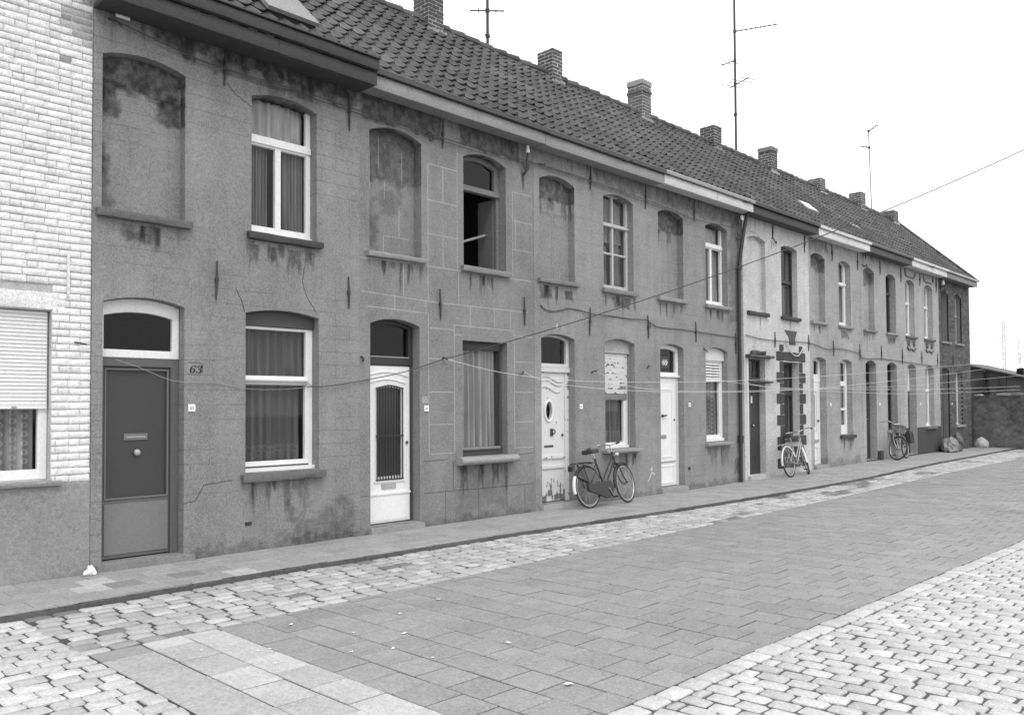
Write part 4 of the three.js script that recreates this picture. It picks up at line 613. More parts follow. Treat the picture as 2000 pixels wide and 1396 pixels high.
      const S = sub('wooden_shutter', B, [(a + b) / 2, 1.75, z]); for (let y = 1.88, k = 0; y < 2.58; y += 0.0355, k++) { const g = box(a + 0.015, b - 0.05, y, y + 0.031 + (k % 3) * 0.001, z - 0.028 + ra(-0.002, 0.002), z - 0.012 + ra(-0.003, 0.004)); part('shutter_slat', g, peelMat(40 + (k % 5)), S); } part('bottom_board', roughBox(a + 0.015, b - 0.05, 1.76, 1.878, z - 0.028, z - 0.008, 0.003, 10), mat(0.2, { bump: 0.004 }), S);
      part('shutter_strap', bar([b - 0.03, 0.95, z + 0.02], [b - 0.03, 2.55, z + 0.02], 0.008), M.midLight, B); part('bottom_rail', box(a, b - 0.04, y0 + 0.003, y0 + 0.05, z - 0.029, z + 0.02), M.white, B);
    } },
  ],
  extra(H) { numberPlate(H, '67', 10.955, 1.61, 0.08); part('wire_hook', tube([[9.97, 5.57, 0], [10.02, 5.55, 0.05], [10.08, 5.57, 0.05]], 0.01, 10, 5), M.iron, H); part('line_hook', tube([[11.28, 2.22, 0], [11.3, 2.26, 0.05], [11.36, 2.25, 0.06]], 0.011, 8, 5), M.iron, H); part('line_hook', tube([[12.93, 2.36, 0], [12.95, 2.4, 0.05]], 0.014, 4, 5), M.iron, H); },
  chimney: [12.92, 13.24, 9.06, { alb: 0.075, joint: 0.3 }],
});
curtain('dark net curtain under the peeling wooden shutter beside the bicycle', 11.7, 12.42, 0.98, 2.0, -0.24, net(0.14, 'band'), { folds: 5, amp: 0.02 });
curtain('pale curtain drawn across the upper window with six panes', 11.68, 12.5, 4.6, 5.4, -0.25, net(0.28), { folds: 6, amp: 0.02 });
curtain('grey half curtain at the left of the upper window with six panes', 11.68, 12.1, 3.82, 4.55, -0.28, net(0.16), { folds: 4, amp: 0.02 });
curtain('grey half curtain at the right of the upper window with six panes', 12.2, 12.5, 3.82, 4.62, -0.28, net(0.18), { folds: 3, amp: 0.02 });

house({ // number 69
  x0: edges[3], x1: edges[4], alb: 0.245, single: true, eaveDirt: 0.8, score: { h: 0.2, l: 0.46, a: 0.24 },
  label: 'grey rendered house with a plain white door, numbered 69 in its top light',
  anchors: [[14.605, 5.35, 5.76], [14.615, 2.92, 3.33], [16.2, 2.75, 3.2]],
  cornice: { m: mat(0.58, { roughness: 0.7 }), lip: M.midLight, dy: 0.012, rim: M.offWhite },
  stains: [['b', 13.25, 14.3, 5.02, 5.65, 0.5, 0.1], ['s', 13.5, 5.05, 0.1, 0.4, 0.3], ['s', 13.9, 5.05, 0.14, 0.35, 0.3], ['s', 13.6, 3.62, 0.04, 0.4, 0.5], ['s', 15.2, 3.62, 0.05, 0.25, 0.45], ['s', 15.5, 3.62, 0.07, 0.25, 0.4], ['b', 13.3, 16.4, 5.5, 5.9, 0.34, 0.12], ['b', 16.0, 16.5, 3.4, 5.85, 0.25, 0.12], ['b', 13.2, 16.5, -0.15, 0.12, 0.25, 0.1], ['s', 15.3, 0.8, 0.2, 0.55, 0.22], ['s', 15.7, 0.8, 0.2, 0.6, 0.25], ['b', 16.1, 16.3, 0.2, 0.5, 0.4, 0.08]],
  openings: [
    { kind: 'blind', x0: 13.34, x1: 14.21, ...UP, rise: 0.09, sill: { t: 0.09, m: M.sillLight } },
    { kind: 'win', x0: 15.05, x1: 15.92, ...UP, rise: 0.09, sill: { t: 0.09, m: M.sillLight }, build: cas(M.white, { tr: 4.98, th: 0.12, mul: true, st: 0.055, bot: 0.1, w2: 0.035 }) },
    { kind: 'door', x0: 13.37, x1: 14.18, y0: 0.1, ...DN, rise: 0.07, z: -0.13, build(B, a, b, y0, ys, rise, z, H) {
      framed('transom_frame', B, a, b, 2.2, ys, rise, [[a + 0.03, b - 0.09, 2.3, ys - 0.06, 0.05]], z + 0.008, M.white); part('transom_bar', box(a, b, 2.21, 2.25, z + 0.009, z + 0.04), M.white, B);
      jambs(B, a, b, y0, 2.197, a + 0.01, b - 0.07, 2.19, z, M.offWhite); leaf(B, 'door_leaf', a + 0.013, b - 0.073, y0 + 0.01, 2.187, 0, [], z - 0.008, M.white);
      rectMould(B, a + 0.09, b - 0.22, 0.66, 1.98, z - 0.0075, M.white); part('rail_moulding', box(a + 0.03, b - 0.12, 0.565, 0.585, z - 0.0075, z + 0.012), M.midLight, B); rectMould(B, a + 0.09, b - 0.18, 0.16, 0.5, z - 0.0075, M.white);
      slot(B, a + 0.27, 1.06, 0.2, z - 0.007, M.midLight); part('door_knocker', join([new THREE.SphereGeometry(0.028, 10, 8).translate(a + 0.24, 1.46, z + 0.01), bar([a + 0.24, 1.46, z + 0.02], [a + 0.36, 1.47, z + 0.03], 0.014)]), M.iron, B); knob(B, b - 0.15, 1.38, z - 0.008, 0.02, M.dark); step(H, a, b, 0.1, mat(0.3, { bump: 0.004 }));
      const cv = document.createElement('canvas'); cv.width = 64; cv.height = 64; const k = cv.getContext('2d'); k.fillStyle = '#2c2c2c'; k.fillRect(0, 0, 64, 64); k.fillStyle = '#f4f4f4'; k.font = 'bold 44px sans-serif'; k.textAlign = 'center'; k.textBaseline = 'middle'; k.fillText('69', 32, 34); const t = new THREE.CanvasTexture(cv); t.colorSpace = THREE.SRGBColorSpace;
      part('door_number', new THREE.BoxGeometry(0.24, 0.2, 0.006).translate(a + 0.4, 2.5, z - 0.035), new THREE.MeshStandardMaterial({ map: t, roughness: 0.5 }), B, 'number 69 in white on the dark top light');
    } },
    { kind: 'win', x0: 15.0, x1: 15.87, y0: 0.9, ...DN, rise: 0.08, sill: { t: 0.075, m: M.sillLight, out: 0.1 }, z: -0.1, build(B, a, b, y0, ys, rise, z) {
      shutterBox(B, a, b, 2.585, ys, rise, z, M.offWhite); framed('frame', B, a, b, y0, 2.58, 0, [[a + 0.03, b - 0.13, y0 + 0.14, 2.5]], z - 0.03, M.white);
      const S = sub('roller_shutter', B, [(a + b) / 2, 2.16, z]); for (let y = 2.19, k = 0; y < 2.56; y += 0.06, k++) part('shutter_slat', roughBox(a + 0.01, b - 0.05, y, y + 0.044, z - 0.025, z - 0.004, 0.002, 6), M.white, S); part('shutter_end_bar', box(a + 0.01, b - 0.05, 2.15, 2.186, z - 0.026, z - 0.002), M.white, S); part('bottom_rail', box(a, b - 0.02, y0 + 0.01, y0 + 0.07, z - 0.029, z + 0.02), M.white, B);
    } },
  ],
  extra(H) {
    numberPlate(H, '69', 14.33, 1.63, 0.08); part('hole_shade_disc', new THREE.CylinderGeometry(0.03, 0.03, 0.02, 10).rotateX(Math.PI / 2).translate(14.33, 0.42, 0.012), M.black, H); part('line_hook', bar([14.92, 2.82, 0], [14.98, 2.74, 0.06], 0.012), M.iron, H);  // raised black disc paints the dark inside a small hole
    const b = sub('insulator_bracket', H, [16.3, 5.3, 0.06]); part('bracket_arm', tube([[16.28, 5.25, 0.01], [16.33, 5.2, 0.08], [16.34, 5.3, 0.1], [16.34, 5.66, 0.1]], 0.014, 14, 6), M.iron, b); part('bracket_scroll', tube([[16.24, 5.34, 0.06], [16.3, 5.3, 0.09], [16.38, 5.3, 0.09], [16.4, 5.4, 0.07]], 0.014, 12, 6), M.iron, b); part('bracket_fork', tube([[16.22, 5.62, 0.08], [16.26, 5.54, 0.1], [16.34, 5.54, 0.1], [16.4, 5.6, 0.09]], 0.013, 12, 6), M.iron, b); part('insulator', new THREE.CylinderGeometry(0.03, 0.04, 0.1, 10).translate(16.38, 5.68, 0.1), M.porcelain, b);
    part('downpipe', join([tube([[16.5, 5.82, 0.22], [16.48, 5.7, 0.16], [16.38, 5.0, 0.075], [16.3, 4.55, 0.065], [16.285, 4.3, 0.065], [16.28, 2, 0.065], [16.27, -0.02, 0.065]], 0.042, 60, 8), new THREE.CylinderGeometry(0.055, 0.055, 0.07, 10).translate(16.3, 4.6, 0.065), new THREE.CylinderGeometry(0.062, 0.062, 0.16, 10).translate(16.277, 0.93, 0.065)]), M.darker, H);
  },
  chimney: [16.1, 16.46, 9.18, { alb: 0.13, cap: 0.3, band: true, joint: 0.3 }],
});
curtain('sheer curtain in the top light of the white upper window beside the downpipe', 15.09, 15.87, 4.98, 5.38, -0.24, net(0.45), { folds: 6, amp: 0.018 });
curtain('sheer curtain in the right casement of the white upper window beside the downpipe', 15.5, 15.86, 3.84, 4.92, -0.25, net(0.36), { folds: 4, amp: 0.018 });
curtain('grey patterned curtain under the half-lowered white slatted shutter', 15.02, 15.75, 1.0, 2.4, -0.23, net(0.3, 'all'), { folds: 9, amp: 0.02 });

house({ // number 71
  x0: edges[4], x1: edges[5], alb: 0.52, dz: 0.006, S: 110, eaveDirt: 0.12, sillDirt: 0.12, score: { h: 0.24, l: 0.5, a: 0.14 },
  label: 'pale rendered house with dark painted quoin blocks round its lower window',
  anchors: [[17.95, 5.46, 5.78], [17.995, 2.97, 3.33], [19.75, 2.96, 3.36], [19.6, 5.35, 5.78]],
  cornice: { m: mat(0.06, { roughness: 0.75 }), lip: M.darker, rim: M.dark },
  stains: [['b', 16.6, 19.8, -0.15, 0.08, 0.2, 0.1], ['s', 17.9, 5.4, 0.04, 0.3, 0.35]], cracks: [[[16.8, 5.5], [17.2, 5.48], [17.45, 5.36]]],
  openings: [
    { kind: 'blind', x0: 16.78, x1: 17.6, ...UP, rise: 0.08, sill: { t: 0.1, m: M.sillDark }, z: -0.09 },
    { kind: 'win', x0: 18.37, x1: 19.2, ...UP, rise: 0.06, sill: { t: 0.1, m: M.sillDark }, z: -0.12, build(B, a, b, y0, ys, rise, z) {
      framed('frame', B, a, b, y0, ys, rise, [[a + 0.05, b - 0.05, 4.62, ys - 0.05, 0.03], [a + 0.05, b - 0.05, y0 + 0.08, 4.52]], z, M.darker); part('transom_bar', box(a, b - 0.3, 4.53, 4.6, z + 0.001, z + 0.03), M.dark, B); part('pale_sheet', box(a + 0.06, a + 0.34, 4.64, 5.3, z - 0.1, z - 0.09), mat(0.4), B); part('inner_shutter', box(b - 0.42, b - 0.06, y0 + 0.1, 4.5, z - 0.14, z - 0.1), M.dark, B);  // pale sheet puts the bright reflection of the upper-left pane into colour
    } },
    { kind: 'door', x0: 16.74, x1: 17.52, y0: 0.12, ys: 2.68, rise: 0, z: -0.12, build(B, a, b, y0, ys, rise, z, H) {
      framed('transom_frame', B, a, b, 2.2, ys, 0, [[a + 0.06, b - 0.06, 2.28, ys - 0.05]], z, M.darker); part('transom_shelf', roughBox(a - 0.02, b + 0.25, 2.14, 2.2, -0.1, 0.1, 0.004, 5), M.dark, B);
      leaf(B, 'door_leaf', a, b, y0, 2.137, 0, [[a + 0.1, a + 0.3, 0.9, 1.9]], z - 0.02, M.darker); part('door_glass', box(a + 0.095, a + 0.305, 0.895, 1.905, z - 0.06, z - 0.05), mat(0.16, { roughness: 0.3 }), B); rectMould(B, a + 0.09, a + 0.31, 0.88, 1.92, z - 0.0195, M.mid); rectMould(B, a + 0.1, b - 0.2, 0.3, 0.55, z - 0.0195, M.dark);
      part('number_card', box(a + 0.36, a + 0.42, 1.7, 1.86, z - 0.0195, z - 0.01), M.white, B); knob(B, a + 0.44, 1.2, z - 0.02, 0.03, M.steel);
      part('door_canopy', join([roughBox(a - 0.12, b + 0.24, 2.69, 2.77, -0.1, 0.14, 0.008, 8), roughBox(a + 0.1, b - 0.02, 2.77, 2.86, -0.05, 0.06, 0.014, 8)]), M.dark, H); part('door_jamb', box(a - 0.09, a - 0.008, 0.1, 2.68, -0.05, 0.02), mat(0.6), H); step(H, a, b, 0.12, mat(0.42, { bump: 0.005 }));
    } },
    { kind: 'win', x0: 18.42, x1: 19.22, y0: 0.93, ys: 2.66, rise: 0, sill: { t: 0.14, m: M.sillDark, over: 0.1 }, z: -0.16, build(B, a, b, y0, ys, rise, z) {
      framed('frame', B, a, b, y0, ys, 0, [[a + 0.05, b - 0.05, 1.98, ys - 0.06], [a + 0.05, b - 0.05, y0 + 0.07, 1.88]], z, M.darker); part('pale_sheet', box(a + 0.07, a + 0.3, 1.0, 1.85, z - 0.12, z - 0.11), mat(0.2), B); part('inner_shutter', box(b - 0.45, b - 0.06, y0 + 0.08, 2.6, z - 0.14, z - 0.1), M.darker, B);  // plain pale sheet behind the left of the lower pane
    } },
  ],
  extra(H) {
    const Q = sub('window_surround', H, [18.8, 0.1, 0.02]), qm = tones([0.05, 0.06], {}), blk = (x0, x1, y0, y1) => part('quoin_block', roughBox(x0, x1, y0, y1, 0.004, 0.022, 0.001, 2), pick(qm), Q);
    for (let k = 0; k < 11; k++) { const y = 0.19 + k * 0.248, wide = k % 2 === 0; if (y > 2.5) break; const skip = y > 0.7 && y < 0.86; blk(wide ? 18.06 : 18.22, 18.418, y, y + 0.246); blk(19.222, wide ? 19.55 : 19.4, y, y + 0.246); if (y < 0.5) blk(18.42, 19.22, y, y + 0.246); }
    blk(18.06, 18.418, 2.672, 2.9); blk(19.222, 19.55, 2.672, 2.9); blk(18.22, 18.418, 2.902, 3.06); blk(19.222, 19.4, 2.902, 3.06); blk(18.42, 19.22, 2.68, 2.9);
    part('keystone', slab(new THREE.Shape([[18.72, 3.075], [19.03, 3.075], [19.02, 3.24], [19.12, 3.4], [18.5, 3.4], [18.71, 3.24]].map((p) => new THREE.Vector2(...p))), 0.004, 0.02), M.dark, H);
    part('wire_hook', tube([[17.93, 5.5, 0.02], [17.95, 5.42, 0.06], [18.05, 5.36, 0.06], [18.08, 5.42, 0.04]], 0.013, 12, 5), M.iron, H);
    part('cable_loop', tube([[18.52, 3.2, 0.03], [18.6, 2.98, 0.05], [18.85, 2.83, 0.06], [19.1, 2.83, 0.06], [19.35, 3.0, 0.05], [19.5, 3.05, 0.04]], 0.012, 30, 5), M.rope, H);
  },
  chimney: [19.31, 19.7, 8.98, { alb: 0.06 }],
});

const ROW = { score: { h: 0.22, l: 0.46, a: 0.18 }, S: 100 };
house({ // number 73
  ...ROW, x0: edges[5], x1: edges[6], alb: 0.33, dz: 0.002, eaveDirt: 0.5,
  label: 'light grey house with a white panelled door and tall white windows', anchors: [[21.2, 5.35, 5.76], [21.2, 2.9, 3.3], [22.85, 5.3, 5.75], [22.9, 2.85, 3.3]],
  cornice: { m: mat(0.66, { roughness: 0.7 }), lip: M.offWhite, rim: M.white }, stains: [['b', 19.9, 20.85, 5.05, 5.65, 0.5, 0.1], ['b', 19.9, 21, 5.5, 5.9, 0.3, 0.1], ['b', 21.7, 22.2, 3.4, 3.6, 0.4, 0.06], ['s', 20.1, 3.62, 0.03, 0.3, 0.5], ['b', 19.9, 23, -0.1, 0.25, 0.25, 0.12], ['s', 21.8, 0.75, 0.04, 0.5, 0.3], ['s', 22.1, 0.75, 0.05, 0.5, 0.3]],
  openings: [
    { kind: 'blind', x0: 19.95, x1: 20.77, ...UP, rise: 0.1, sill: { t: 0.09, m: M.sillLight }, z: -0.15 },
    { kind: 'win', x0: 21.61, x1: 22.38, ...UP, rise: 0.1, sill: { t: 0.09, m: M.sillLight }, z: -0.14, build: cas(M.white, { tr: 4.85, th: 0.1, st: 0.1, bot: 0.1 }) },
    { kind: 'door', x0: 20.03, x1: 20.76, y0: 0.16, ...DN, rise: 0.07, z: -0.16, build(B, a, b, y0, ys, rise, z, H) {
      framed('transom_frame', B, a, b, 2.22, ys, rise, [[a + 0.03, b - 0.09, 2.42, ys - 0.04, 0.05]], z, M.white); leaf(B, 'door_leaf', a, b, y0, 2.217, 0, [], z - 0.01, M.white); rectMould(B, a + 0.08, b - 0.2, 1.0, 2.0, z - 0.0095, M.offWhite, 0.03); part('panel', box(a + 0.1, b - 0.3, 1.1, 1.9, z - 0.0095, z - 0.004), M.midLight, B); rectMould(B, a + 0.08, b - 0.2, 0.25, 0.6, z - 0.0095, M.offWhite, 0.025); part('rail_moulding', box(a + 0.03, b - 0.15, 0.72, 0.78, z - 0.0095, z + 0.02), M.midLight, B); knob(B, b - 0.17, 1.25, z - 0.01, 0.035, M.dark); step(H, a, b, 0.16, M.sillLight);
    } },
    { kind: 'win', x0: 21.62, x1: 22.38, y0: 0.87, ...DN, rise: 0.07, sill: { t: 0.11, m: M.sillDark, over: 0.08 }, z: -0.14, build(B, a, b, y0, ys, rise, z) { framed('frame', B, a, b, y0, ys, rise, [[a + 0.07, b - 0.1, 2.27, ys - 0.04, 0.05], [a + 0.16, b - 0.12, 1.56, 2.15], [a + 0.16, b - 0.12, y0 + 0.24, 1.5]], z, M.white); } },
  ],
  extra(H) { numberPlate(H, '73', 20.95, 1.62, 0.08); const q = onRoof(21.2, 1.28, 0.03), S = sub('roof_window', H, [21.2, 6.7, -0.7]), tilt = (g) => { g.rotateX(-(Math.PI / 2 - SLOPE)); g.translate(q.x, q.y, q.z); return uvm(flat(g)); }; part('roof_window_frame', tilt(new THREE.BoxGeometry(0.62, 0.42, 0.07)), M.zinc, S); part('roof_window_glass', tilt(new THREE.BoxGeometry(0.54, 0.34, 0.01).translate(0, 0, 0.042)), mat(0.75, { roughness: 0.15, grain: false }), S); },
  chimney: [22.49, 22.86, 9.0, { alb: 0.07, cap: 0.2, joint: 0.3 }],
});
curtain('pale curtain in the tall white upper window of the house with the white panelled door', 21.68, 22.3, 3.84, 5.38, -0.26, net(0.35), { folds: 5 });
curtain('pale curtain in the tall white lower window of the house with the white panelled door', 21.68, 22.3, 1.0, 2.75, -0.26, net(0.35), { folds: 5 });

house({ // number 75
  ...ROW, x0: edges[6], x1: edges[7], alb: 0.34, dz: 0.005, eaveDirt: 0.4,
  label: 'light grey house with a dark door and dark narrow windows behind the leaning far bicycle', anchors: [[24.45, 5.35, 5.76], [24.45, 2.9, 3.32], [26.1, 5.3, 5.75], [26.1, 2.85, 3.3]],
  cornice: { m: mat(0.08, { roughness: 0.75 }), lip: M.dark, rim: M.midLight }, stains: [['b', 23.2, 24.1, 5.0, 5.65, 0.42, 0.1], ['b', 24.95, 25.6, 3.42, 3.6, 0.42, 0.06], ['s', 23.6, 3.62, 0.03, 0.4, 0.4], ['b', 23.1, 26.2, -0.1, 0.2, 0.22, 0.1], ['s', 23.9, 5.85, 0.2, 0.3, 0.3]],
  openings: [
    { kind: 'blind', x0: 23.25, x1: 24.02, ...UP, rise: 0.11, sill: { t: 0.09, m: mat(0.22, { bump: 0.004 }) }, z: -0.15 },
    { kind: 'win', x0: 24.9, x1: 25.68, ...UP, rise: 0.11, sill: { t: 0.08, m: M.sillLight }, z: -0.17, build: cas(M.dark, { tr: 4.9, th: 0.08, st: 0.06, bot: 0.06 }) },
    { kind: 'door', x0: 23.31, x1: 24.06, y0: 0.13, ...DN, rise: 0.11, z: -0.18, build(B, a, b, y0, ys, rise, z, H) { framed('transom_frame', B, a, b, 2.22, ys, rise, [[a + 0.04, b - 0.06, 2.3, ys - 0.03, 0.09]], z, M.darker); leaf(B, 'door_leaf', a, b, y0, 2.217, 0, [], z - 0.01, M.darker); rectMould(B, a + 0.08, b - 0.1, 1.3, 2.1, z - 0.0095, M.dark); rectMould(B, a + 0.08, b - 0.1, 0.25, 0.85, z - 0.0095, M.dark); part('door_handle', bar([a + 0.35, 1.25, z + 0.03], [a + 0.5, 1.25, z + 0.03], 0.012), M.chrome, B); step(H, a, b, 0.13, M.sillDark); part('foot_block', roughBox(b + 0.005, b + 0.2, -0.1, 0.36, 0.008, 0.12, 0.006, 3), M.sillDark, H); } },
    { kind: 'win', x0: 24.9, x1: 25.67, y0: 0.9, ...DN, rise: 0.1, sill: { t: 0.08, m: M.sillLight, over: 0.07 }, z: -0.17, build: cas(M.darker, { tr: 2.1, th: 0.08, st: 0.06, bot: 0.06 }) },
  ],
  extra(H) { numberPlate(H, '75', 24.25, 1.62, 0.08); part('wire_hook', tube([[23.15, 5.5, 0], [23.25, 5.44, 0.06], [23.35, 5.5, 0.06], [23.45, 5.42, 0.04]], 0.014, 12, 5), M.iron, H); part('wire_hook', tube([[23.2, 5.78, 0], [23.3, 5.74, 0.06], [23.32, 5.68, 0.05]], 0.014, 12, 5), M.iron, H); const q = onRoof(24.1, 1.15, 0.02), g = new THREE.BoxGeometry(0.5, 0.4, 0.05); g.rotateX(-(Math.PI / 2 - SLOPE)); g.translate(q.x, q.y, q.z); part('roof_light', uvm(flat(g)), M.zinc, H); },
  chimney: [25.77, 26.15, 8.86, { alb: 0.09, joint: 0.36 }],
});
house({ // number 77
  ...ROW, x0: edges[7], x1: edges[8], alb: 0.37, eaveDirt: 0.4,
  label: 'light grey house with a dark painted base and narrow white windows', anchors: [[27.75, 5.35, 5.76], [27.8, 2.9, 3.32], [29.3, 5.3, 5.75], [29.3, 2.85, 3.3]],
  cornice: { m: mat(0.66, { roughness: 0.7 }), lip: M.offWhite, rim: M.white }, stains: [['s', 26.6, 5.7, 0.03, 0.25, 0.5], ['s', 27.2, 5.6, 0.03, 0.2, 0.5], ['s', 28.3, 5.7, 0.03, 0.3, 0.4]],
  openings: [
    { kind: 'win', x0: 26.5, x1: 27.27, ...UP, rise: 0.12, sill: { t: 0.09, m: M.sill }, z: -0.16, build: cas(M.white, { tr: 4.75, th: 0.1, st: 0.1, bot: 0.1 }) },
    { kind: 'win', x0: 28.15, x1: 28.95, ...UP, rise: 0.12, sill: { t: 0.09, m: M.sill }, z: -0.16, build: cas(M.white, { tr: 4.75, th: 0.1, st: 0.1, bot: 0.1 }) },
    { kind: 'door', x0: 26.55, x1: 27.3, y0: 0.14, ...DN, rise: 0.11, z: -0.2, build(B, a, b, y0, ys, rise, z, H) { framed('transom_frame', B, a, b, 2.05, ys, rise, [[a + 0.06, b - 0.12, 2.18, ys - 0.04, 0.09]], z, M.white); leaf(B, 'door_leaf', a, b, y0, 2.047, 0, [], z - 0.01, M.darker); rectMould(B, a + 0.08, b - 0.1, 1.0, 1.9, z - 0.0095, M.dark); step(H, a, b, 0.14, M.sillDark); } },
    { kind: 'win', x0: 28.15, x1: 28.95, y0: 0.94, ...DN, rise: 0.11, sill: { t: 0.09, m: M.sill, over: 0.07 }, z: -0.16, build: cas(M.white, { tr: 2.08, th: 0.1, st: 0.11, bot: 0.12 }) },
  ],
  extra(H) {
    part('painted_base', roughBox(27.32, 29.54, -0.2, 0.94, 0.002, 0.016, 0.001, 8), mat(0.055), H, 'dark painted base of the wall'); part('painted_base', roughBox(26.31, 26.52, -0.2, 0.94, 0.002, 0.016, 0.001, 3), mat(0.055), H); numberPlate(H, '77', 27.6, 1.62, 0.08);
    for (const x of [26.55, 28.2]) { const O = sub('window_ornament', H, [x + 0.35, 3.4, 0.01]); for (const dx of [0.05, 0.5]) part('bracket_block', roughBox(x + dx, x + dx + 0.2, 3.42, 3.6, 0.003, 0.03, 0.003, 2), M.dark, O); part('ornament_swag', tube([[x, 3.38, 0.015], [x + 0.15, 3.3, 0.015], [x + 0.35, 3.34, 0.015], [x + 0.55, 3.28, 0.015], [x + 0.72, 3.36, 0.015]], 0.022, 16, 5), M.dark, O); part('hood_scroll', tube([[x - 0.1, 5.75, 0.015], [x - 0.05, 5.58, 0.02], [x + 0.35, 5.54, 0.02], [x + 0.75, 5.58, 0.02], [x + 0.8, 5.72, 0.015]], 0.02, 18, 5), M.mid, O); }
  },
  chimney: [29.02, 29.42, 8.98, { alb: 0.075, joint: 0.42 }],
});
curtain('pale curtain in the left of the two white upper windows at the far end', 26.6, 27.2, 3.84, 5.4, -0.28, net(0.3), { folds: 4 });
curtain('pale curtain in the right of the two white upper windows at the far end', 28.25, 28.88, 3.84, 5.4, -0.28, net(0.3), { folds: 4 });
curtain('pale curtain in the white lower window above the dark painted base', 28.25, 28.88, 1.0, 2.8, -0.28, net(0.3), { folds: 4 });

{ // the brick house at the end of the row
  const x0 = edges[8], x1 = edges[9], ops = [
    { kind: 'win', x0: 29.8, x1: 30.55, ...UP, rise: 0.12, sill: { t: 0.08, m: M.sillLight }, z: -0.16, build(B, a, b, y0, ys, rise, z) { framed('frame', B, a, b, y0, ys, rise, [[a + 0.06, b - 0.06, y0 + 0.06, ys - 0.04, 0.09]], z, M.mid); part('inner_blind', box(a + 0.06, b - 0.06, y0 + 0.06, ys, z - 0.1, z - 0.09), M.mid, B); } },
    { kind: 'win', x0: 31.22, x1: 31.98, ...UP, rise: 0.12, sill: { t: 0.08, m: M.sillLight }, z: -0.16, build: cas(M.midLight, { tr: 4.7, th: 0.1, st: 0.1, bot: 0.1 }) },
    { kind: 'door', x0: 29.76, x1: 30.52, y0: 0.14, ...DN, rise: 0.11, z: -0.2, build(B, a, b, y0, ys, rise, z, H) { framed('transom_frame', B, a, b, 2.1, ys, rise, [[a + 0.06, b - 0.1, 2.2, ys - 0.04, 0.09]], z, M.mid); leaf(B, 'door_leaf', a, b, y0, 2.097, 0, [], z - 0.01, M.darker); part('door_handle', bar([a + 0.1, 1.2, z + 0.03], [a + 0.24, 1.2, z + 0.03], 0.015), M.chrome, B); step(H, a, b, 0.14, M.sillLight); } },
    { kind: 'win', x0: 31.2, x1: 31.95, y0: 0.93, ...DN, rise: 0.0, sill: { t: 0.09, m: M.sillLight }, z: -0.16, build: cas(M.offWhite, { tr: 2.1, th: 0.07, st: 0.1, bot: 0.08 }) },
  ];
  const H = house({
    x0, x1, noWall: true, last: true, label: 'dark brick house closing the far end of the row', openings: ops, anchors: [[29.75, 5.3, 5.75], [30.9, 2.9, 3.3]], cornice: { m: mat(0.25), lip: M.zinc, rim: M.zinc }, chimney: [32.1, 32.55, 8.88, { alb: 0.085, joint: 0.26 }],
    extra(H) { numberPlate(H, '79', 30.7, 1.62, 0.08); part('wire_hook', tube([[29.66, 5.62, 0], [29.72, 5.5, 0.08], [29.8, 5.55, 0.08]], 0.016, 10, 5), M.iron, H); part('insulator', new THREE.CylinderGeometry(0.04, 0.05, 0.14, 8).translate(29.78, 5.66, 0.08), M.porcelain, H); },
  });
  const W = sub('brick_wall', H), s = new THREE.Shape([[x0 + 0.002, WBOT], [x1, WBOT], [x1, 5.86], [x0 + 0.002, 5.86]].map((p) => new THREE.Vector2(...p)));
  for (const o of ops) s.holes.push(outline(o.x0, o.x1, o.y0, o.ys, o.rise, THREE.Path)); part('mortar', slab(s, -0.3, -0.008), mat(0.2, { bump: 0.004 }), W);
  const bm = tones([0.07, 0.09, 0.12], { bump: 0.004 }), gs = [[], [], []];
  for (let r = 0, y = -0.2; y < 5.84; r++, y += 0.0725) for (let x = x0 + 0.004 - (r % 2) * 0.105; x < x1; x += 0.21) {
    let a = Math.max(x, x0 + 0.004), b = Math.min(x + 0.2, x1); const o = ops.find((o) => y + 0.06 > o.y0 && y < o.ys + o.rise * 0.6 && b > o.x0 && a < o.x1);
    if (o) { if (a < o.x0) b = o.x0; else if (b > o.x1) a = o.x1; else continue; } if (b - a < 0.02) continue;
    gs[Math.floor(rnd() * 3)].push(box(a, b, y, y + 0.061, -0.05, ra(-0.002, 0.003)));
  }
  gs.forEach((g, t) => { part('bricks', join(g), bm[t], W).userData.kind = 'stuff'; });
}

// ---------------------------------------------------------------- wires and lines
const wire = (name, label, pts, r, m, seg = 60, cat = 'wire', group) => solo(name, tube(pts, r, seg, 5), m, label, cat, group);
{ // heavy cable from the wall hook up across the street to a pole beside the road
  const A = V3(7.92, 2.34, 0.05), B = V3(14.64, 5.6, 6), pts = [];
  for (let k = 0; k <= 16; k++) { const t = k / 16, p = A.clone().lerp(B, t); p.y -= 4 * 0.22 * t * (1 - t); pts.push(p.toArray()); }
  wire('overhead_cable', 'dark cable rising from the wall hook of the grille-door house across the sky', pts, 0.0075, M.cable, 60, 'cable');
  const P = thing('wooden_pole', 'wooden cable pole at the right side of the road', 'pole', [14.66, -0.12, 6.02]); part('pole_shaft', new THREE.CylinderGeometry(0.085, 0.12, 6.3, 12).translate(14.66, 3.0, 6.12), mat(0.14, { bump: 0.004 }), P); part('insulator', new THREE.CylinderGeometry(0.03, 0.04, 0.1, 10).translate(14.65, 5.62, 6.02), M.porcelain, P);
}
wire('wall_cable', 'slack dark cable along the wall between the lower window and the grille door', [[5.72, 1.92, -0.06], [5.86, 1.92, 0.03], [6.4, 1.99, 0.03], [7.2, 2.14, 0.03], [7.9, 2.34, 0.04]], 0.0065, M.cable, 40, 'cable');
wire('thin_wire', 'thin wire sagging from the dark door of number 63 past the lower window', [[3.4, 2.17, 0.0], [3.62, 2.1, 0.02], [4.0, 1.96, 0.03], [4.5, 1.94, 0.02], [4.9, 1.88, 0.02], [5.3, 1.88, 0.02], [5.72, 1.91, 0.0]], 0.0035, M.midLight);
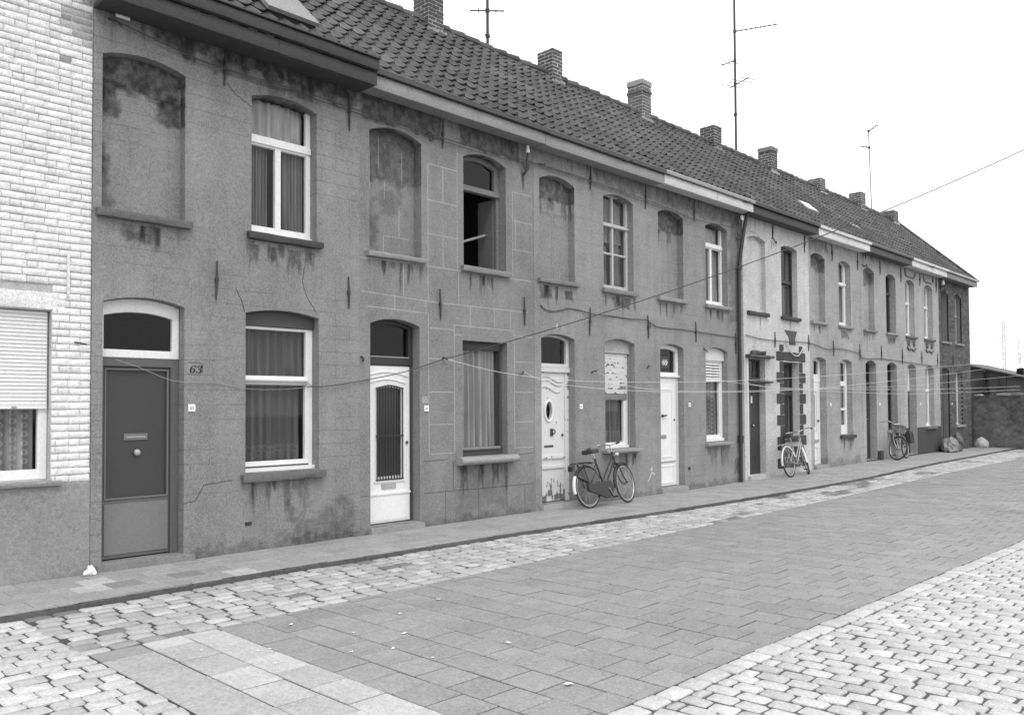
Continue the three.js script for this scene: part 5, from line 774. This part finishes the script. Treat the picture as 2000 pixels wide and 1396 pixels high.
wire('wall_wire', 'upper of two thin wires strung along the house fronts below the eaves', [[3.35, 5.7, 0.05], [4.2, 5.56, 0.06], [5.84, 5.54, 0.05], [7.65, 5.49, 0.06], [8.8, 5.5, 0.05], [10.02, 5.54, 0.05], [13.3, 5.46, 0.05], [14.6, 5.38, 0.06], [16.3, 5.45, 0.08]], 0.006, M.cable, 140, 'wire', 'wires under the eaves');
wire('wall_wire', 'lower of two thin wires strung along the house fronts below the eaves', [[4.2, 5.54, 0.06], [5.2, 5.515, 0.05], [5.84, 5.5, 0.05], [7.65, 5.45, 0.06], [8.9, 5.45, 0.05], [10.02, 5.52, 0.05], [13.3, 5.42, 0.05], [14.6, 5.35, 0.06]], 0.005, M.cable, 120, 'wire', 'wires under the eaves');
wire('wall_cable', 'dark looping cable clipped along the wall above the lower windows', [[9.98, 3.28, 0.015], [10.08, 3.22, 0.02], [10.25, 3.2, 0.02], [10.5, 3.24, 0.02], [10.66, 3.28, 0.02], [11.0, 3.27, 0.02], [11.24, 3.23, 0.05], [11.8, 3.24, 0.02], [12.4, 3.23, 0.02], [12.9, 3.24, 0.04], [12.98, 3.22, 0.03], [13.03, 3.14, 0.03], [12.99, 3.1, 0.035], [12.95, 3.16, 0.04], [13.02, 3.2, 0.04], [13.2, 3.15, 0.02], [14.2, 3.14, 0.02], [15.2, 3.12, 0.02], [16.4, 3.1, 0.02]], 0.008, M.cable, 240, 'cable');
wire('wall_cable', 'thin dark cable running along the far house fronts above the lower windows', [[16.62, 3.18, 0.03], [17.3, 3.13, 0.03], [18.5, 3.13, 0.045], [19.8, 3.16, 0.03], [20.8, 3.06, 0.03], [21.6, 3.1, 0.03], [22.9, 3.0, 0.03], [23.0, 2.93, 0.03], [24.4, 2.95, 0.03], [26.2, 2.92, 0.03], [29.5, 2.86, 0.03]], 0.009, M.cable, 160, 'cable');
const GR = 'washing lines along the terrace';
wire('washing_line', 'uppermost pale line, ending at the corner of the brick house', [[7.95, 2.33, 0.05], [9.0, 2.17, 0.1], [10.6, 2.08, 0.12], [12.25, 2.08, 0.12], [14.8, 2.13, 0.12], [17.4, 2.23, 0.12], [22.6, 2.48, 0.12], [27.5, 2.76, 0.12], [32.85, 3.06, 0.05]], 0.0045, M.rope, 120, 'line', GR);
wire('washing_line', 'pale sagging line, second from the top at its far end', [[9.54, 2.2, 0.05], [9.9, 2.07, 0.1], [11.2, 1.96, 0.14], [13.2, 1.915, 0.15], [16.3, 1.935, 0.15], [19.5, 2.04, 0.15], [22.5, 2.19, 0.15], [28, 2.52, 0.18], [33.3, 2.88, 0.3]], 0.0045, M.rope, 120, 'line', GR);
wire('washing_line', 'pale sagging line, third from the top at its far end', [[11.36, 2.25, 0.06], [12.1, 2.03, 0.1], [13.3, 1.945, 0.15], [16.3, 1.96, 0.15], [21.2, 2.08, 0.15], [26.2, 2.2, 0.15], [29.2, 2.35, 0.3], [33.25, 2.62, 1.45]], 0.0038, M.rope, 120, 'line', GR);
wire('washing_line', 'pale line dipping from the downpipe, fourth from the top at its far end', [[15.0, 2.2, 0.06], [15.5, 2.16, 0.12], [17.3, 2.06, 0.15], [20.5, 2.04, 0.15], [24, 2.07, 0.15], [26.9, 2.1, 0.15], [30, 2.16, 0.6], [33.25, 2.25, 1.45]], 0.0045, M.rope, 120, 'line', GR);
wire('washing_line', 'lowest pale line, running just over the garden wall', [[16.3, 2.15, 0.12], [17.4, 2.05, 0.15], [20.5, 1.99, 0.15], [22.5, 1.97, 0.15], [27.1, 1.96, 0.2], [30, 2.03, 0.6], [33.25, 2.13, 1.45]], 0.0045, M.rope, 120, 'line', GR);

// ---------------------------------------------------------------- aerials
function aerial(label, x, z, y0, y1, r, arms, lean = 0) {
  const A = thing('television_aerial', label, 'aerial', [x, y0, z], 'aerials on the roofs'); part('mast', bar([x, y0, z], [x + lean, y1, z], r, 8), M.iron, A);
  for (const [y, a, b, n, el, er] of arms) { const X = x + lean * (y - y0) / (y1 - y0), B = sub('aerial_arm', A, [X, y, z]); part('boom', bar([X + a[0], y, z + a[1]], [X + b[0], y, z + b[1]], 0.014, 6), M.iron, B); const d = V3(b[0] - a[0], 0, b[1] - a[1]).normalize(), s = V3(-d.z, 0, d.x); for (let k = 0; k < n; k++) { const t = (k + 0.5) / n, p = V3(X + a[0] + (b[0] - a[0]) * t, y, z + a[1] + (b[1] - a[1]) * t), l = el * (1 - 0.25 * t); part('element', bar(p.clone().addScaledVector(s, -l).toArray(), p.clone().addScaledVector(s, l).toArray(), er ?? 0.008, 5), M.iron, B); } part('clamp', box(X - 0.03, X + 0.03, y - 0.04, y + 0.04, z - 0.03, z + 0.03), M.iron, B); }
  return A;
}
aerial('stout aerial pole with a crossbar, the nearest on the ridge', 11.29, -2.5, 8.45, 10.6, 0.028, [[9.35, [-0.24, -0.24], [0.25, 0.22], 2, 0.12], [8.85, [-0.07, 0], [0.07, 0], 1, 0.05]]);
aerial('tall aerial mast with several arms, in the middle of the ridge', 20.9, -2.5, 8.4, 14.2, 0.032, [[12.02, [0, 0], [0.42, 1.05], 9, 0.12], [11.2, [0, 0], [0.02, -0.45], 3, 0.25], [10.56, [0.18, -0.25], [-0.15, 0.5], 4, 0.4], [9.7, [-0.06, 0.06], [0.1, -0.1], 1, 0.05, 0.03]]);
aerial('thin leaning aerial mast near the far end of the ridge', 30.62, -2.5, 8.4, 11.5, 0.016, [[11.46, [0, 0], [-0.44, 0.5], 4, 0.2], [10.87, [0, 0], [-0.4, -0.15], 3, 0.15]], -0.18);

// ---------------------------------------------------------------- bicycles
function bicycle(label, x, z, yaw, lean, steer, o) {
  const B = thing('bicycle', label, 'bicycle', [x, gy(x), z]); B.rotation.order = 'YXZ'; B.rotation.set(-lean, yaw, 0); baseOf.set(B, V3(0, 0, 0));
  const fm = o.frame, r = 0.335, FX = 1.08, pv = V3(0.83, 0.72, 0), ax = V3(-0.3, 1, 0).normalize(), q = new THREE.Quaternion().setFromAxisAngle(ax, steer);
  const turn = (m) => { m.position.sub(pv).applyQuaternion(q).add(pv); m.quaternion.premultiply(q); return m; };
  const wheel = (cx) => {
    const W = new THREE.Group(); W.name = 'wheel'; W.position.set(cx, r, 0); B.add(W); baseOf.set(W, V3(0, 0, 0));
    part('tyre', new THREE.TorusGeometry(r - 0.019, 0.019, 8, 44), M.rubber, W); part('rim', new THREE.TorusGeometry(r - 0.042, 0.012, 6, 44), o.rim ?? M.steel, W); const sp = [];
    for (let k = 0; k < 26; k++) { const a = k * Math.PI / 13, s = k % 2 ? 1 : -1, b = a + s * 0.5; sp.push(bar([0.022 * Math.cos(b), 0.022 * Math.sin(b), s * 0.028], [(r - 0.05) * Math.cos(a), (r - 0.05) * Math.sin(a), 0], 0.0016, 4)); }
    part('spokes', join(sp), M.steel, W); part('hub', new THREE.CylinderGeometry(0.026, 0.026, 0.08, 10).rotateX(Math.PI / 2), M.steel, W); return W;
  };
  wheel(0); turn(wheel(FX));
  const t = (a, b, rr = 0.0145) => bar([...a, a.length < 3 ? 0 : []].flat(), [...b, b.length < 3 ? 0 : []].flat(), rr, 8), tubes = [t([0.8, 0.89], [0.86, 0.66], 0.018), t([0.46, 0.28], [0.29, 0.8], 0.016), t([0.835, 0.74], [0.47, 0.3], 0.016)];
  if (o.man) tubes.push(t([0.81, 0.85], [0.32, 0.72], 0.014)); else tubes.push(t([0.815, 0.84], [0.415, 0.4], 0.014));
  for (const s of [-1, 1]) tubes.push(t([0.46, 0.28, s * 0.03], [0, r, s * 0.055], 0.009), t([0.32, 0.7, s * 0.02], [0, r, s * 0.055], 0.008));
  part('frame', join(tubes), fm, B);
  turn(part('fork', join([-1, 1].map((s) => tube([[0.86, 0.67, s * 0.045], [0.93, 0.53, s * 0.05], [1.0, 0.42, s * 0.05], [1.08, r, s * 0.05]], 0.011, 14, 6)).concat([bar([0.86, 0.68, -0.05], [0.86, 0.68, 0.05], 0.014)])), fm, B));
  turn(part('handlebar', join([bar([0.8, 0.88, 0], [0.775, 1.0, 0], 0.012), ...[-1, 1].map((s) => tube([[0.775, 1.0, 0], [0.83, 1.02, s * 0.1], [0.8, 1.04, s * 0.23], [0.66, 1.02, s * 0.28], [0.56, 1.0, s * 0.29]], 0.011, 22, 6))]), M.chrome, B));
  for (const s of [-1, 1]) turn(part('grip', bar([0.6, 1.008, s * 0.287], [0.49, 0.985, s * 0.291], 0.017, 8), M.rubber, B));
  turn(part('headlamp', join([new THREE.CylinderGeometry(0.045, 0.025, 0.08, 12).rotateZ(-Math.PI / 2).translate(0.92, 0.84, 0), bar([0.82, 0.82, 0], [0.9, 0.84, 0], 0.008)]), M.chrome, B));
  const sd = new THREE.Shape(); sd.moveTo(-0.13, 0.09); sd.quadraticCurveTo(-0.02, 0.1, 0.03, 0.03); sd.lineTo(0.15, 0.018); sd.lineTo(0.15, -0.018); sd.lineTo(0.03, -0.03); sd.quadraticCurveTo(-0.02, -0.1, -0.13, -0.09); sd.quadraticCurveTo(-0.16, 0, -0.13, 0.09);
  const S = sub('saddle', B); part('saddle_cover', new THREE.ExtrudeGeometry(sd, { depth: 0.035, bevelEnabled: true, bevelThickness: 0.018, bevelSize: 0.012, bevelSegments: 3 }).rotateX(-Math.PI / 2).rotateZ(0.05).translate(0.24, 0.9, 0), M.black, S); part('seat_post', bar([0.295, 0.78, 0], [0.265, 0.9, 0], 0.012), M.chrome, S); part('saddle_spring', join([-1, 1].map((s) => new THREE.CylinderGeometry(0.022, 0.022, 0.05, 8).translate(0.15, 0.875, s * 0.05))), M.steel, S);
  const arc = (cx, r0, a0, a1, rr) => { const g = new THREE.TorusGeometry(r0, rr, 5, 30, a1 - a0); g.rotateZ(a0); g.scale(1, 1, 1.2); return g.translate(cx, r, 0); };
  part('mudguard', arc(0, r + 0.02, 0.35, o.tail ? 2.55 : 3.3, 0.022), o.guard ?? fm, B); if (o.tail) part('mudguard_tail', arc(0, r + 0.023, 2.55, 3.35, 0.026), M.white, B, 'white tail of the rear mudguard');
  turn(part('mudguard', arc(FX, r + 0.02, 1.1, 3.3, 0.022), o.frontGuard ?? fm, B));
  if (o.rack !== false) { const R = sub('rear_rack', B); part('rack_rails', join([-1, 1].map((s) => tube([[0.26, 0.72, s * 0.04], [0.15, 0.735, s * 0.055], [-0.3, 0.735, s * 0.06], [-0.36, 0.7, s * 0.05]], 0.009, 16, 6)).concat([bar([-0.3, 0.735, -0.06], [-0.3, 0.735, 0.06], 0.008), bar([-0.05, 0.735, -0.06], [-0.05, 0.735, 0.06], 0.008), bar([0.15, 0.735, -0.055], [0.15, 0.735, 0.055], 0.008)])), fm, R); part('rack_struts', join([-1, 1].flatMap((s) => [bar([-0.12, 0.73, s * 0.06], [0.0, r, s * 0.06], 0.008), bar([-0.26, 0.73, s * 0.06], [-0.02, r, s * 0.06], 0.006)])), fm, R); part('tail_lamp', box(-0.39, -0.33, 0.62, 0.7, -0.045, 0.045), M.black, R); }
  if (o.case) { const c = new THREE.Shape(); c.moveTo(-0.06, r + 0.05); c.quadraticCurveTo(-0.09, r, -0.06, r - 0.05); c.lineTo(0.3, 0.17); c.quadraticCurveTo(0.44, 0.11, 0.54, 0.17); c.quadraticCurveTo(0.64, 0.3, 0.54, 0.4); c.quadraticCurveTo(0.46, 0.42, 0.36, 0.4); c.closePath(); part('chain_case', new THREE.ExtrudeGeometry(c, { depth: 0.03, bevelEnabled: true, bevelThickness: 0.008, bevelSize: 0.008, bevelSegments: 2 }).translate(0, 0, 0.05), M.black, B); const gs = [-1, 1].map((s) => { const h = new THREE.Shape(); h.moveTo(-0.1, r + 0.1); h.absarc(0, r, r - 0.01, 2.5, 0.45, true); h.lineTo(0.3, 0.42); h.lineTo(0.05, 0.4); h.closePath(); return new THREE.ExtrudeGeometry(h, { depth: 0.003, bevelEnabled: false }).translate(0, 0, s * 0.034 - 0.0015); }); part('coat_guard', join(gs), mat(0.09, { grain: 'soft', roughness: 0.6 }), B); }
  const C = sub('crank', B); part('chain_wheel', new THREE.TorusGeometry(0.085, 0.01, 5, 26).translate(0.46, 0.28, 0.045), M.steel, C); part('crank_arms', join([bar([0.46, 0.28, 0.1], [0.55, 0.14, 0.1], 0.009), bar([0.46, 0.28, -0.08], [0.37, 0.42, -0.08], 0.009), bar([0.46, 0.28, -0.08], [0.46, 0.28, 0.1], 0.018)]), M.steel, C); part('pedal', box(0.5, 0.6, 0.125, 0.15, 0.11, 0.2), M.black, C); part('pedal', box(0.32, 0.42, 0.41, 0.435, -0.18, -0.09), M.black, C);
  if (o.bags) for (const s of [-1, 1]) { const g = new THREE.BoxGeometry(0.36, 0.34, 0.13, 5, 5, 3), p = g.attributes.position; for (let i = 0; i < p.count; i++) { const y = p.getY(i); p.setX(i, p.getX(i) * (0.92 - 0.25 * y) + 0.01 * Math.sin(i * 7)); p.setZ(i, p.getZ(i) * (1 - 0.6 * (y + 0.17)) + 0.008 * Math.sin(i * 3.3)); } g.computeVertexNormals(); part('pannier', g.translate(-0.06, 0.58, s * 0.15), M.black, B); }
  if (o.basket) { const gs = []; for (let k = 0; k < 7; k++) gs.push(new THREE.TorusGeometry(0.125 + k * 0.007, 0.006, 4, 18).rotateX(Math.PI / 2).translate(1.0, 0.76 + k * 0.035, 0)); for (let k = 0; k < 14; k++) { const a = k * Math.PI / 7; gs.push(bar([1.0 + 0.125 * Math.cos(a), 0.76, 0.125 * Math.sin(a)], [1.0 + 0.17 * Math.cos(a), 0.98, 0.17 * Math.sin(a)], 0.006, 4)); } turn(part('basket', join(gs), M.mid, B)); }
  return B;
}
bicycle('black step-through bicycle with a chain case leaning under the shuttered window', 10.69, 0.44, 0.03, 0.17, 0.12, { frame: M.black, case: true, tail: true, rim: M.chrome, guard: M.black });
bicycle('light-framed bicycle with its front wheel turned, leaning under the quoined window', 17.86, 0.42, 0.05, 0.14, 0.5, { frame: mat(0.4, { grain: false, metalness: 0.4, roughness: 0.4 }), man: false, guard: M.white, frontGuard: M.white, rack: true });
bicycle('far bicycle with dark panniers and a basket, facing the camera', 25.3, 0.36, Math.PI + 0.05, -0.13, 1.1, { frame: M.steel, bags: true, basket: true, rim: M.chrome, guard: M.black, frontGuard: M.steel });

// ---------------------------------------------------------------- the end of the street
{
  const x = 33.25, W = thing('garden_wall', 'rough dark garden wall closing the street beyond the brick house', 'wall', [x + 0.2, 0, 6]);
  const g = new THREE.BoxGeometry(0.3, 2.2, 15, 2, 14, 90), p = g.attributes.position; for (let i = 0; i < p.count; i++) { const y = p.getY(i), z = p.getZ(i); p.setX(i, p.getX(i) + 0.05 * (fbm(z * 2 + 9, y * 3, 4) - 0.5)); if (y > 1) p.setY(i, y + 0.12 * (fbm(z * 1.5, 4, 3) - 0.5)); } g.computeVertexNormals();
  const t = grey(512, 256, (i, j) => { const u = i / 512, v = j / 256, q = fbm(u * 40, v * 8, 5), s = fbm(u * 14 + 7, v * 4, 4); const f = fbm(u * 120, v * 30, 4); return 0.115 + 0.1 * (q - 0.5) + 0.1 * (f - 0.5) + 0.08 * clamp((s - 0.55) * 6) * f + 0.07 * (rnd() - 0.5); }), m = new THREE.MeshStandardMaterial({ map: t, roughness: 1, bumpMap: bumpTex, bumpScale: 0.012 });
  g.translate(x + 0.2, 0.85, 7.46); const uv = new Float32Array(p.count * 2); for (let i = 0; i < p.count; i++) { uv[2 * i] = p.getZ(i) / 15; uv[2 * i + 1] = p.getY(i) / 3; } g.setAttribute('uv', new THREE.BufferAttribute(uv, 2)); part('wall_face', g, m, W);
  for (let z = 0.0, k = 0; z < 14.6; k++) { const l = ra(0.25, 0.5); if (rnd() > 0.18) { const h = 1.93 + 0.05 * (fbm(z * 1.5, 4, 3) - 0.5); part('coping_stone', roughBox(x - 0.02, x + 0.4, h, h + ra(0.06, 0.11), z, z + l - 0.012, 0.012, 3), mat(pick([0.2, 0.3, 0.36]), { bump: 0.005 }), W); } z += l; }
  const O = thing('outbuilding', 'low brick outbuilding with a sloping roof behind the garden wall', 'shed', [37.5, 0, 0]);
  part('shed_wall', slab(new THREE.Shape([[-1.2, -0.2], [2.8, -0.2], [2.8, 2.1], [-1.2, 3.2]].map((q) => new THREE.Vector2(...q))), 0, 4).rotateY(-Math.PI / 2).translate(40, 0, 0), mat(0.13, { bump: 0.01 }), O);
  part('shed_roof', roughBox(35.8, 40.2, -0.04, 0.04, 0, 4.4, 0.006, 6).rotateX(0.268).translate(0, 3.28, -1.35), mat(0.12), O); part('shed_pier', box(35.85, 35.99, -0.2, 2.75, 0.2, 0.4), mat(0.06), O); part('shed_pier', box(35.85, 35.99, -0.2, 2.6, -0.55, -0.4), mat(0.06), O);
}
function bush(label, x, y, z, rx, ry, n, name = 'evergreen_bush') {
  const B = thing(name, label, 'bush', [x, 0, z]), gs = []; for (let k = 0; k < n; k++) { const t = rnd(), a = ra(0, 6.283), rr = rx * Math.sqrt(rnd()) * (1 - 0.7 * t) * ra(0.6, 1.15), g = new THREE.PlaneGeometry(0.09, 0.05); g.rotateX(ra(0, 3)); g.rotateY(ra(0, 6)); g.rotateZ(ra(-1, 1)); g.translate(x + rr * Math.cos(a), y + ry * t, z + rr * Math.sin(a)); gs.push(g); }
  part('foliage', join(gs), mat(0.06), B); part('stem', bar([x, 0, z], [x, y + ry * 0.7, z], 0.05), M.dark, B);
}
bush('dark narrow evergreen showing above the garden wall at the right edge', 37.0, 0.4, 0.62, 0.35, 2.6, 2600);
bush('second dark evergreen between the outbuilding piers behind the garden wall', 35.2, 0.6, -0.1, 0.22, 2.3, 1500);
bush('low bare shrub on the outbuilding roof line by the mast', 41.2, 2.1, 0.0, 0.7, 0.9, 700, 'leafy_shrub');
{ // railway masts far off; their light grey is raised to paint distance haze
  const hazePale = mat(0.62), mk = (label, x, z, h, r) => { const T = thing('railway_mast', label, 'mast', [x, -0.2, z], 'masts beyond the garden wall'); const gs = []; for (const s of [-1, 1]) gs.push(bar([x, -0.2, z + s * r * 1.6], [x, h, z + s * r], r * 0.5, 5)); part('mast_legs', join(gs), hazePale, T); const l = []; for (let y = 0.2, k = 0; y < h - 0.4; y += 0.4, k++) l.push(bar([x, y, z - r * (k % 2 ? 1 : -1)], [x, y + 0.4, z + r * (k % 2 ? 1 : -1)], r * 0.22, 4)); part('mast_lacing', join(l), hazePale, T); };
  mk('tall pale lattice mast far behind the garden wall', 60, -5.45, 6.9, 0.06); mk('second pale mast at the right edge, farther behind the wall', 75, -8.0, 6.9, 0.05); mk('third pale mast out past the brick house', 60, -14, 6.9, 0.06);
  wire('railway_wire', 'upper pale railway wire meeting the tall mast', [[60, 5.8, -14], [60, 5.72, -9], [60, 5.82, -5.45]], 0.02, hazePale, 16, 'wire', 'railway wires');
  wire('railway_wire', 'lower pale railway wire meeting the tall mast', [[60, 4.8, -14], [60, 4.7, -9], [60, 4.85, -5.45], [75, 4.9, -8]], 0.018, hazePale, 16, 'wire', 'railway wires');
}
function lump(name, label, cat, x, z, rx, ry, rz, m, seed, j = 0.25, up = 0) {
  const g = new THREE.IcosahedronGeometry(1, 4), p = g.attributes.position; for (let i = 0; i < p.count; i++) { const a = p.getX(i), b = p.getY(i), c = p.getZ(i), k = 1 + j * (fbm(a * 2 + seed, b * 2 + c * 1.7 + seed, 4) - 0.5) * 2; let y = b * k; if (y < -0.75) y = -0.75 + (y + 0.75) * 0.1; p.setXYZ(i, a * k * rx * (1 - 0.25 * y), (y + 0.77) * ry, c * k * rz * (1 - 0.25 * y)); }
  const c = toCreasedNormals(g, 0.7); uvm(c); c.translate(x, gy(x) + up, z); return solo(name, c, m, label, cat);
}
lump('rubbish_bag', 'grey plastic rubbish bag slumped by the dark painted base', 'bag', 29.35, 0.36, 0.34, 0.3, 0.26, mat(0.2, { roughness: 0.5 }), 3, 0.4);
lump('rubbish_bag', 'smaller dark rubbish bag behind the grey one by the brick house', 'bag', 30.1, 0.3, 0.24, 0.32, 0.2, mat(0.1, { roughness: 0.5 }), 8, 0.4);
lump('stone_block', 'pale stone block at the foot of the garden wall corner', 'stone', 32.95, 0.3, 0.26, 0.2, 0.2, mat(0.42, { bump: 0.006 }), 5, 0.25);
lump('paper_cup', 'crumpled white paper on the pavement beside the white house', 'litter', 3.13, 0.12, 0.05, 0.055, 0.045, mat(0.75), 11, 0.5);
const scraps = [[3.62, 0.72, 0], [5.55, 0.62, 0], [3.1, 3.62, 1], [3.02, 3.6, 1], [4.35, 3.5, 1], [3.75, 3.7, 1], [4.0, 4.0, 1], [3.45, 4.1, 1], [3.75, 4.62, 1], [3.95, 5.65, 1], [2.75, 3.3, 1], [3.55, 3.15, 1], [4.9, 3.35, 1], [3.7, 4.25, 1], [4.35, 4.75, 1], [2.95, 3.95, 1]];
scraps.forEach(([x, z, road], i) => { const s = ra(0.008, 0.018) * (i === 9 ? 2.4 : 1), g = new THREE.PlaneGeometry(s * 2.4, s * 1.5, 3, 2), p = g.attributes.position; for (let k = 0; k < p.count; k++) p.setZ(k, ra(0, s * 0.5)); g.rotateX(-Math.PI / 2); g.rotateY(ra(0, 3)); g.computeVertexNormals(); g.translate(x, (road ? RL + 0.004 : 0.002), z); solo('paper_scrap', g, M.white, road ? 'small white scrap of litter on the slabs of the road' : 'small white scrap of litter on the pavement slabs', 'litter', road ? 'litter on the road' : 'litter on the pavement'); });

renderer.render(scene, camera);
